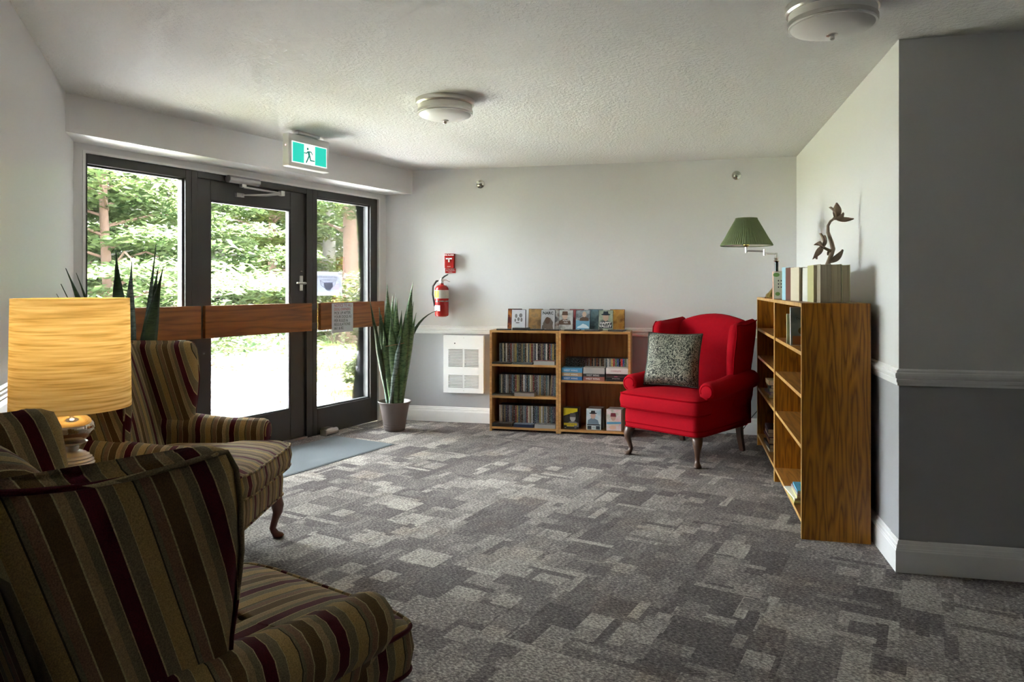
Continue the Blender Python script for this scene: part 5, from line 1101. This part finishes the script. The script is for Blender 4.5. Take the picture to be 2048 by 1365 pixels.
def tree(name, label, x, y, hgt, rad, bark, fol, nbr, spread, z0, per, size, seed, flat=.22, group='trees beyond the lawn', lean=0):
    rnd = random.Random(seed); t = thing(name, label, 'tree', (x, y, GZ-.08), 0, group)
    pth = [(lean*q*hgt+.05*math.sin(q*5+seed), .05*math.cos(q*4+seed), q*hgt) for q in [i/8 for i in range(9)]]
    MB().tube(pth, [rad*(1.35 if i == 0 else 1-.6*i/8) for i in range(9)], 10).obj('trunk', bark, t, smooth=True)
    cl = []
    for i in range(nbr):
        z = z0+(hgt-z0)*(i+rnd.random()*.6)/nbr; a = i*2.4+rnd.uniform(-.4, .4); ln = spread*(1-.55*(z-z0)/(hgt-z0+.01))*rnd.uniform(.7, 1.15)
        ex, ey = lean*z+math.cos(a)*ln, math.sin(a)*ln; ez = z+ln*rnd.uniform(-.05, .25)
        MB().tube([(lean*z, 0, z), (lean*z+math.cos(a)*ln*.5, math.sin(a)*ln*.5, z+ln*.16), (ex, ey, ez)], [rad*.22+.006, rad*.14+.004, .004], 5).obj('branch', bark, t)
        for q in (.45, .75, 1.0):
            cl.append(((lean*z+math.cos(a)*ln*q+rnd.uniform(-.2, .2), math.sin(a)*ln*q+rnd.uniform(-.2, .2), z+(ez-z)*q+.06), (ln*.30+.25, ln*.30+.25, (ln*.3+.25)*flat), int(per*(.6+.6*q))))
    me = foliage_mesh('foliage', fol, cl, size, seed); o = bpy.data.objects.new('foliage', me); col.objects.link(o); o.parent = t; o['kind'] = 'stuff'; return t
def PX(px, d): return (px-1024)/F*d
# big soft conifer outside the left light, further trees along the wood edge
tree('hemlock_tree', 'large feathery light green conifer filling the view through the side window', PX(215, 11.5), 11.5, 4.6, .10, BARK[1], FM[0], 34, 2.6, .4, 210, .075, 1, .16)
tree('hemlock_tree', 'smaller feathery conifer standing behind the large one', PX(335, 15), 15, 5.2, .12, BARK[0], FM[0], 30, 2.6, .4, 190, .085, 2, .18)
tree('hemlock_tree', 'leggy conifer with bare lower twigs at the edge of the side window', PX(90, 12.5), 12.5, 4.8, .12, BARK[0], FM[2], 28, 2.6, .8, 160, .085, 3, .2)
spec = [(440, 22, 10, .17, 2, 2, 'pale barked tree behind the closed door', 16, 2.6, 1.0), (548, 20, 10, .14, 1, 1, 'slim brown tree seen through the upper door pane', 15, 2.2, 1.8), (575, 24, 10, .12, 1, 1, 'thin dark tree next to the slim brown one', 14, 2.4, 1.6), (500, 25, 9, .12, 0, 2, 'grey tree in the middle of the door view', 16, 2.8, .8), (655, 21, 11, .25, 0, 1, 'stout grey trunked tree behind the mask notice', 14, 2.4, 2.2), (697, 18, 11, .24, 1, 2, 'stout brown trunked tree with a broken stub', 12, 2.4, 2.4), (738, 23, 10, .16, 0, 2, 'grey tree at the window edge near the white wall', 14, 2.4, 1.6), (400, 28, 11, .2, 0, 0, 'distant conifer behind the door frame', 20, 3.2, .6), (620, 29, 11, .2, 0, 1, 'distant yellow green tree between the door and side pane', 18, 3.4, .8), (780, 28, 11, .2, 0, 2, 'distant tree hidden mostly by the wall', 16, 3.4, .8), (530, 32, 12, .2, 2, 0, 'far pale trunked tree deep in the wood', 22, 3.8, .5), (700, 31, 12, .2, 2, 1, 'far yellow green tree deep in the wood', 22, 3.8, .5), (300, 22, 11, .18, 1, 2, 'tall leafy tree behind the feathery conifers', 20, 3.2, 1.2), (180, 20, 11, .18, 0, 2, 'tall leafy tree at the far end of the side window', 18, 3.2, 1.5)]
for i, (px, d, h_, r_, bk, fm, lb, nb, sp_, z0) in enumerate(spec): tree('forest_tree', lb, PX(px, d), d, h_*.58, r_, BARK[bk], FM[fm], nb, sp_, z0, 150, .10, 20+i, .4)
def shrub(lb, px, d, rx, rz_, n, fm, size, seed, flowers=None):
    t = thing('shrub', lb, 'shrub', (PX(px, d), d, GZ-.08), 0, 'shrubs along the lawn')
    rnd = random.Random(seed); cl = [((rnd.uniform(-rx, rx)*.6, rnd.uniform(-rx, rx)*.6, rz_*rnd.uniform(.35, .85)), (rx*.45, rx*.45, rz_*.3), n//7) for _ in range(7)]
    for c, _, _ in cl: MB().tube([(0, 0, 0), (c[0]*.4, c[1]*.4, c[2]*.5), c], [.015, .01, .004], 5).obj('stem', BARK[1], t)
    o = bpy.data.objects.new('foliage', foliage_mesh('foliage', FM[fm], cl, size, seed)); col.objects.link(o); o.parent = t; o['kind'] = 'stuff'
    if flowers:
        o = bpy.data.objects.new('blossom', foliage_mesh('blossom', flowers, [(c, r_, 50) for c, r_, _ in cl], size*.8, seed+1)); col.objects.link(o); o.parent = t; o['kind'] = 'stuff'
PINK = fol_mat('pink_blossom', srgb(214, 150, 140), srgb(240, 206, 190))
for i, a in enumerate([('low bright green shrub by the plastic chair', 722, 9.6, .42, .75, 1100, 3, .05, None), ('pink flowering shrub at the edge of the lawn', 728, 13, .8, 1.75, 1500, 3, .06, PINK), ('leafy shrub under the stout brown tree', 668, 18, 1.2, 1.5, 1500, 3, .09, None), ('green shrub beside the end of the path', 585, 19, 1.3, 1.6, 1500, 1, .09, None), ('broad green shrub closing the end of the path', 500, 21, 1.6, 1.6, 1700, 3, .1, None), ('dark green shrub at the wood edge behind the path', 440, 20, 1.4, 1.5, 1500, 2, .1, None), ('yellow green shrub under the wood edge', 635, 20, 1.3, 1.3, 1500, 1, .1, None), ('rounded shrub at the far side of the lawn', 705, 19, 1.4, 1.4, 1500, 3, .09, None), ('leafy shrub below the feathery conifer', 300, 13, 1.2, 1.4, 1500, 2, .08, None), ('ferny shrub at the foot of the feathery conifer', 200, 10.5, 1.0, 1.3, 1500, 0, .07, None)]):
    shrub(a[0], a[1], a[2], a[3], a[4], a[5], a[6], a[7], 60+i, a[8])
# low plastic garden chair outside
PLA = plain('grey_white_resin', srgb(196, 196, 206), .4)
gx, gy = -1.46, 7.85
gc = thing('garden_chair', 'pale grey plastic garden chair standing on the lawn outside', 'chair', (gx, gy, GZ-.06), R(200)); gc.scale = (.85, .85, .82)
MB().box(-.23, .23, -.20, .22, .40, .425).obj('seat', PLA, gc, bevel=.01)
mb = MB(); mb.loft([[(x, -.20-.22*(z-.42)/.4-y, z) for x, y in ((-.22, 0), (.22, 0), (.22, .02), (-.22, .02))] for z in (.42, .6, .84)]); mb.obj('backrest', PLA, gc, bevel=.006)
for sx in (-1, 1):
    MB().tube([(sx*.25, -.22, .62), (sx*.27, 0, .65), (sx*.27, .17, .64), (sx*.265, .225, .59), (sx*.26, .20, .42), (sx*.27, .25, 0)], [.02, .026, .026, .022, .022, .022], 8).obj('arm', PLA, gc, smooth=True)
    MB().tube([(sx*.24, -.18, .42), (sx*.26, -.28, 0)], .022, 8).obj('leg', PLA, gc, smooth=True)
    MB().tube([(sx*.24, .19, .42), (sx*.255, .22, .2), (sx*.27, .25, 0)], .022, 8).obj('leg', PLA, gc, smooth=True)
flush_text()
print('objects', len(bpy.data.objects))
